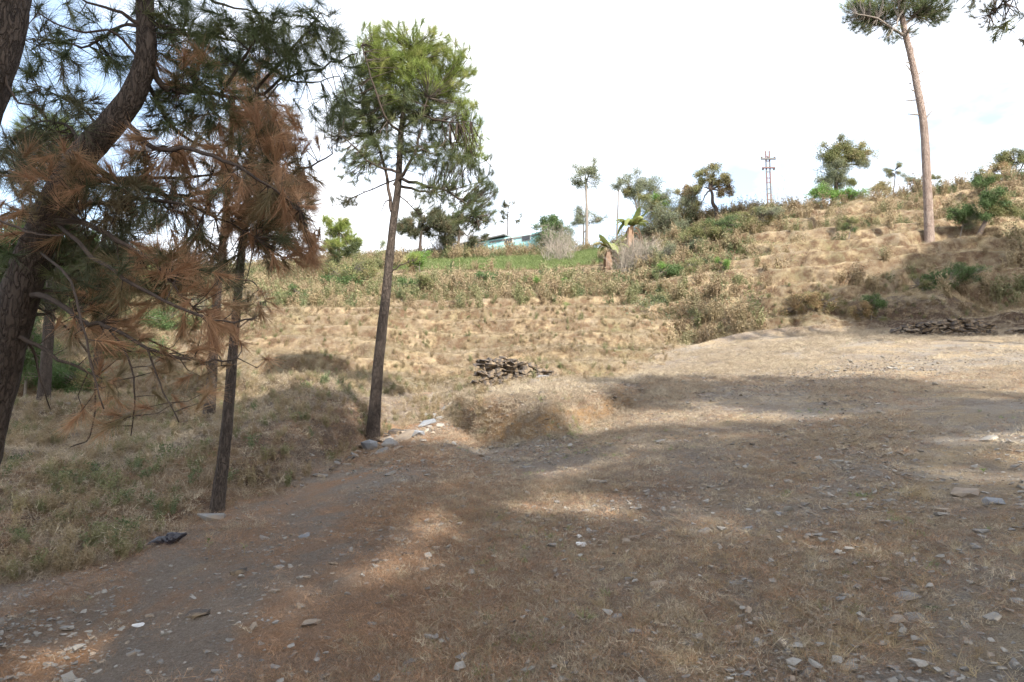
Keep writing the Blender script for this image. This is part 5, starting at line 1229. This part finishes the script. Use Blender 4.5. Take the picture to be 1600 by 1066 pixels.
def rosette(px, py, label, mat, n, L_, up=.5, stem=0.0, seed=1):
    rg = random.Random(seed); b = on(px, py); root = empty('seedling', b, label, 'seedling'); c = b+Vector((0, 0, stem))
    if stem > 0:
        V, Fc = tube([b-Vector((0, 0, .02)), b+Vector((.005, 0, stem*.5)), c], [.004, .003, .002], 5); mesh_obj('stem', [tuple(v) for v in V], Fc, M['weed'], root, True)
    for k in range(n):
        a = k*2.4+rg.uniform(-.3, .3); d = Vector((math.cos(a), math.sin(a), up*rg.uniform(.5, 1.4))).normalized(); s = d.cross(Vector((0, 0, 1))).normalized(); l = L_*rg.uniform(.6, 1.1)
        o0 = c-Vector((0, 0, stem*.5*rg.random()))
        V = [o0, o0+d*l*.3+s*l*.17, o0+d*l*.65+s*l*.2-Vector((0, 0, l*.05)), o0+d*l-Vector((0, 0, l*.2)), o0+d*l*.65-s*l*.2-Vector((0, 0, l*.05)), o0+d*l*.3-s*l*.17, o0+d*l*.5-Vector((0, 0, l*.05))]
        mesh_obj('leaf', [tuple(v) for v in V], [(0, 1, 6), (1, 2, 6), (2, 3, 6), (3, 4, 6), (4, 5, 6), (5, 0, 6)], M[mat], root)
rosette(1455, 957, 'broad leafed green seedling at lower right between flat stones', 'leaf_dark', 9, .055, .5, .02, 1)
rosette(1537, 740, 'bright green seedling just above the long tan slab at right', 'grass_green', 8, .06, .8, .03, 2)
rosette(1416, 826, 'reddish brown stemmed seedling above the blocky pale stone', 'leaf_russet', 10, .06, .4, .10, 3)
rosette(612, 945, 'small rust coloured seedling on the lower left of the field', 'leaf_russet', 7, .045, .6, .07, 4)
rosette(325, 868, 'thin yellow-green seedling on the brown litter right of the black bag', 'leaf_olive', 6, .07, .8, .14, 5)
rosette(381, 868, 'short seedling on the litter further right of the black bag', 'leaf_olive', 5, .06, .8, .10, 6)
rosette(1092, 978, 'green seedling beside the pale lump near the bottom edge', 'grass_green', 8, .035, .7, .02, 7)
plant('grass_tussock', 1432, 775, 'dry brown spiky tussock left of the long tan slab', 'straw', 16, .55, .09, 'grass tuft', .6)
plant('grass_tussock', 1375, 1015, 'wide matted grey-green tussock at the bottom right', 'straw', 40, .42, .20, 'grass tuft', .8)
plant('grass_tussock', 1290, 1010, 'low matted tussock left of the wide one at the bottom right', 'straw', 16, .38, .09, 'grass tuft', .8)
plant('grass_tussock', 1115, 872, 'pale straw tussock in the middle of the shaded field', 'straw', 9, .40, .07, 'grass tuft', .5)
plant('grass_tussock', 672, 990, 'grey-green tuft at the bottom left of centre', 'straw', 7, .32, .05, 'grass tuft', .6)
plant('green_tuft', 752, 882, 'small green grass tuft left of the white paper', 'grass_green', 4, .35, .03, 'grass tuft')
plant('green_tuft', 1345, 776, 'green grass tuft above the middle right of the field', 'grass_green', 5, .40, .04, 'grass tuft')
plant('green_tuft', 1300, 957, 'soft green tuft near the bottom right tussocks', 'grass_green', 6, .35, .06, 'grass tuft')
plant('green_tuft', 1453, 893, 'green tuft above the broad leafed seedling', 'grass_green', 5, .35, .05, 'grass tuft')
plant('green_tuft', 708, 932, 'green tuft lower left of the small one by the paper', 'grass_green', 5, .33, .05, 'grass tuft')
plant('mossy_clump', 890, 645, 'yellow-green mossy grass clump on the face of the earth mound', 'grass_green', 26, .7, .22, 'grass tuft', .5)
plant('weed_patch', 185, 845, 'dark green weed patch on the left bank above the black bag', 'weed_green', 12, .45, .2, 'weeds')
plant('weed_patch', 235, 800, 'low green weeds on the left bank higher up than the dark patch', 'weed_green', 9, .4, .2, 'weeds')
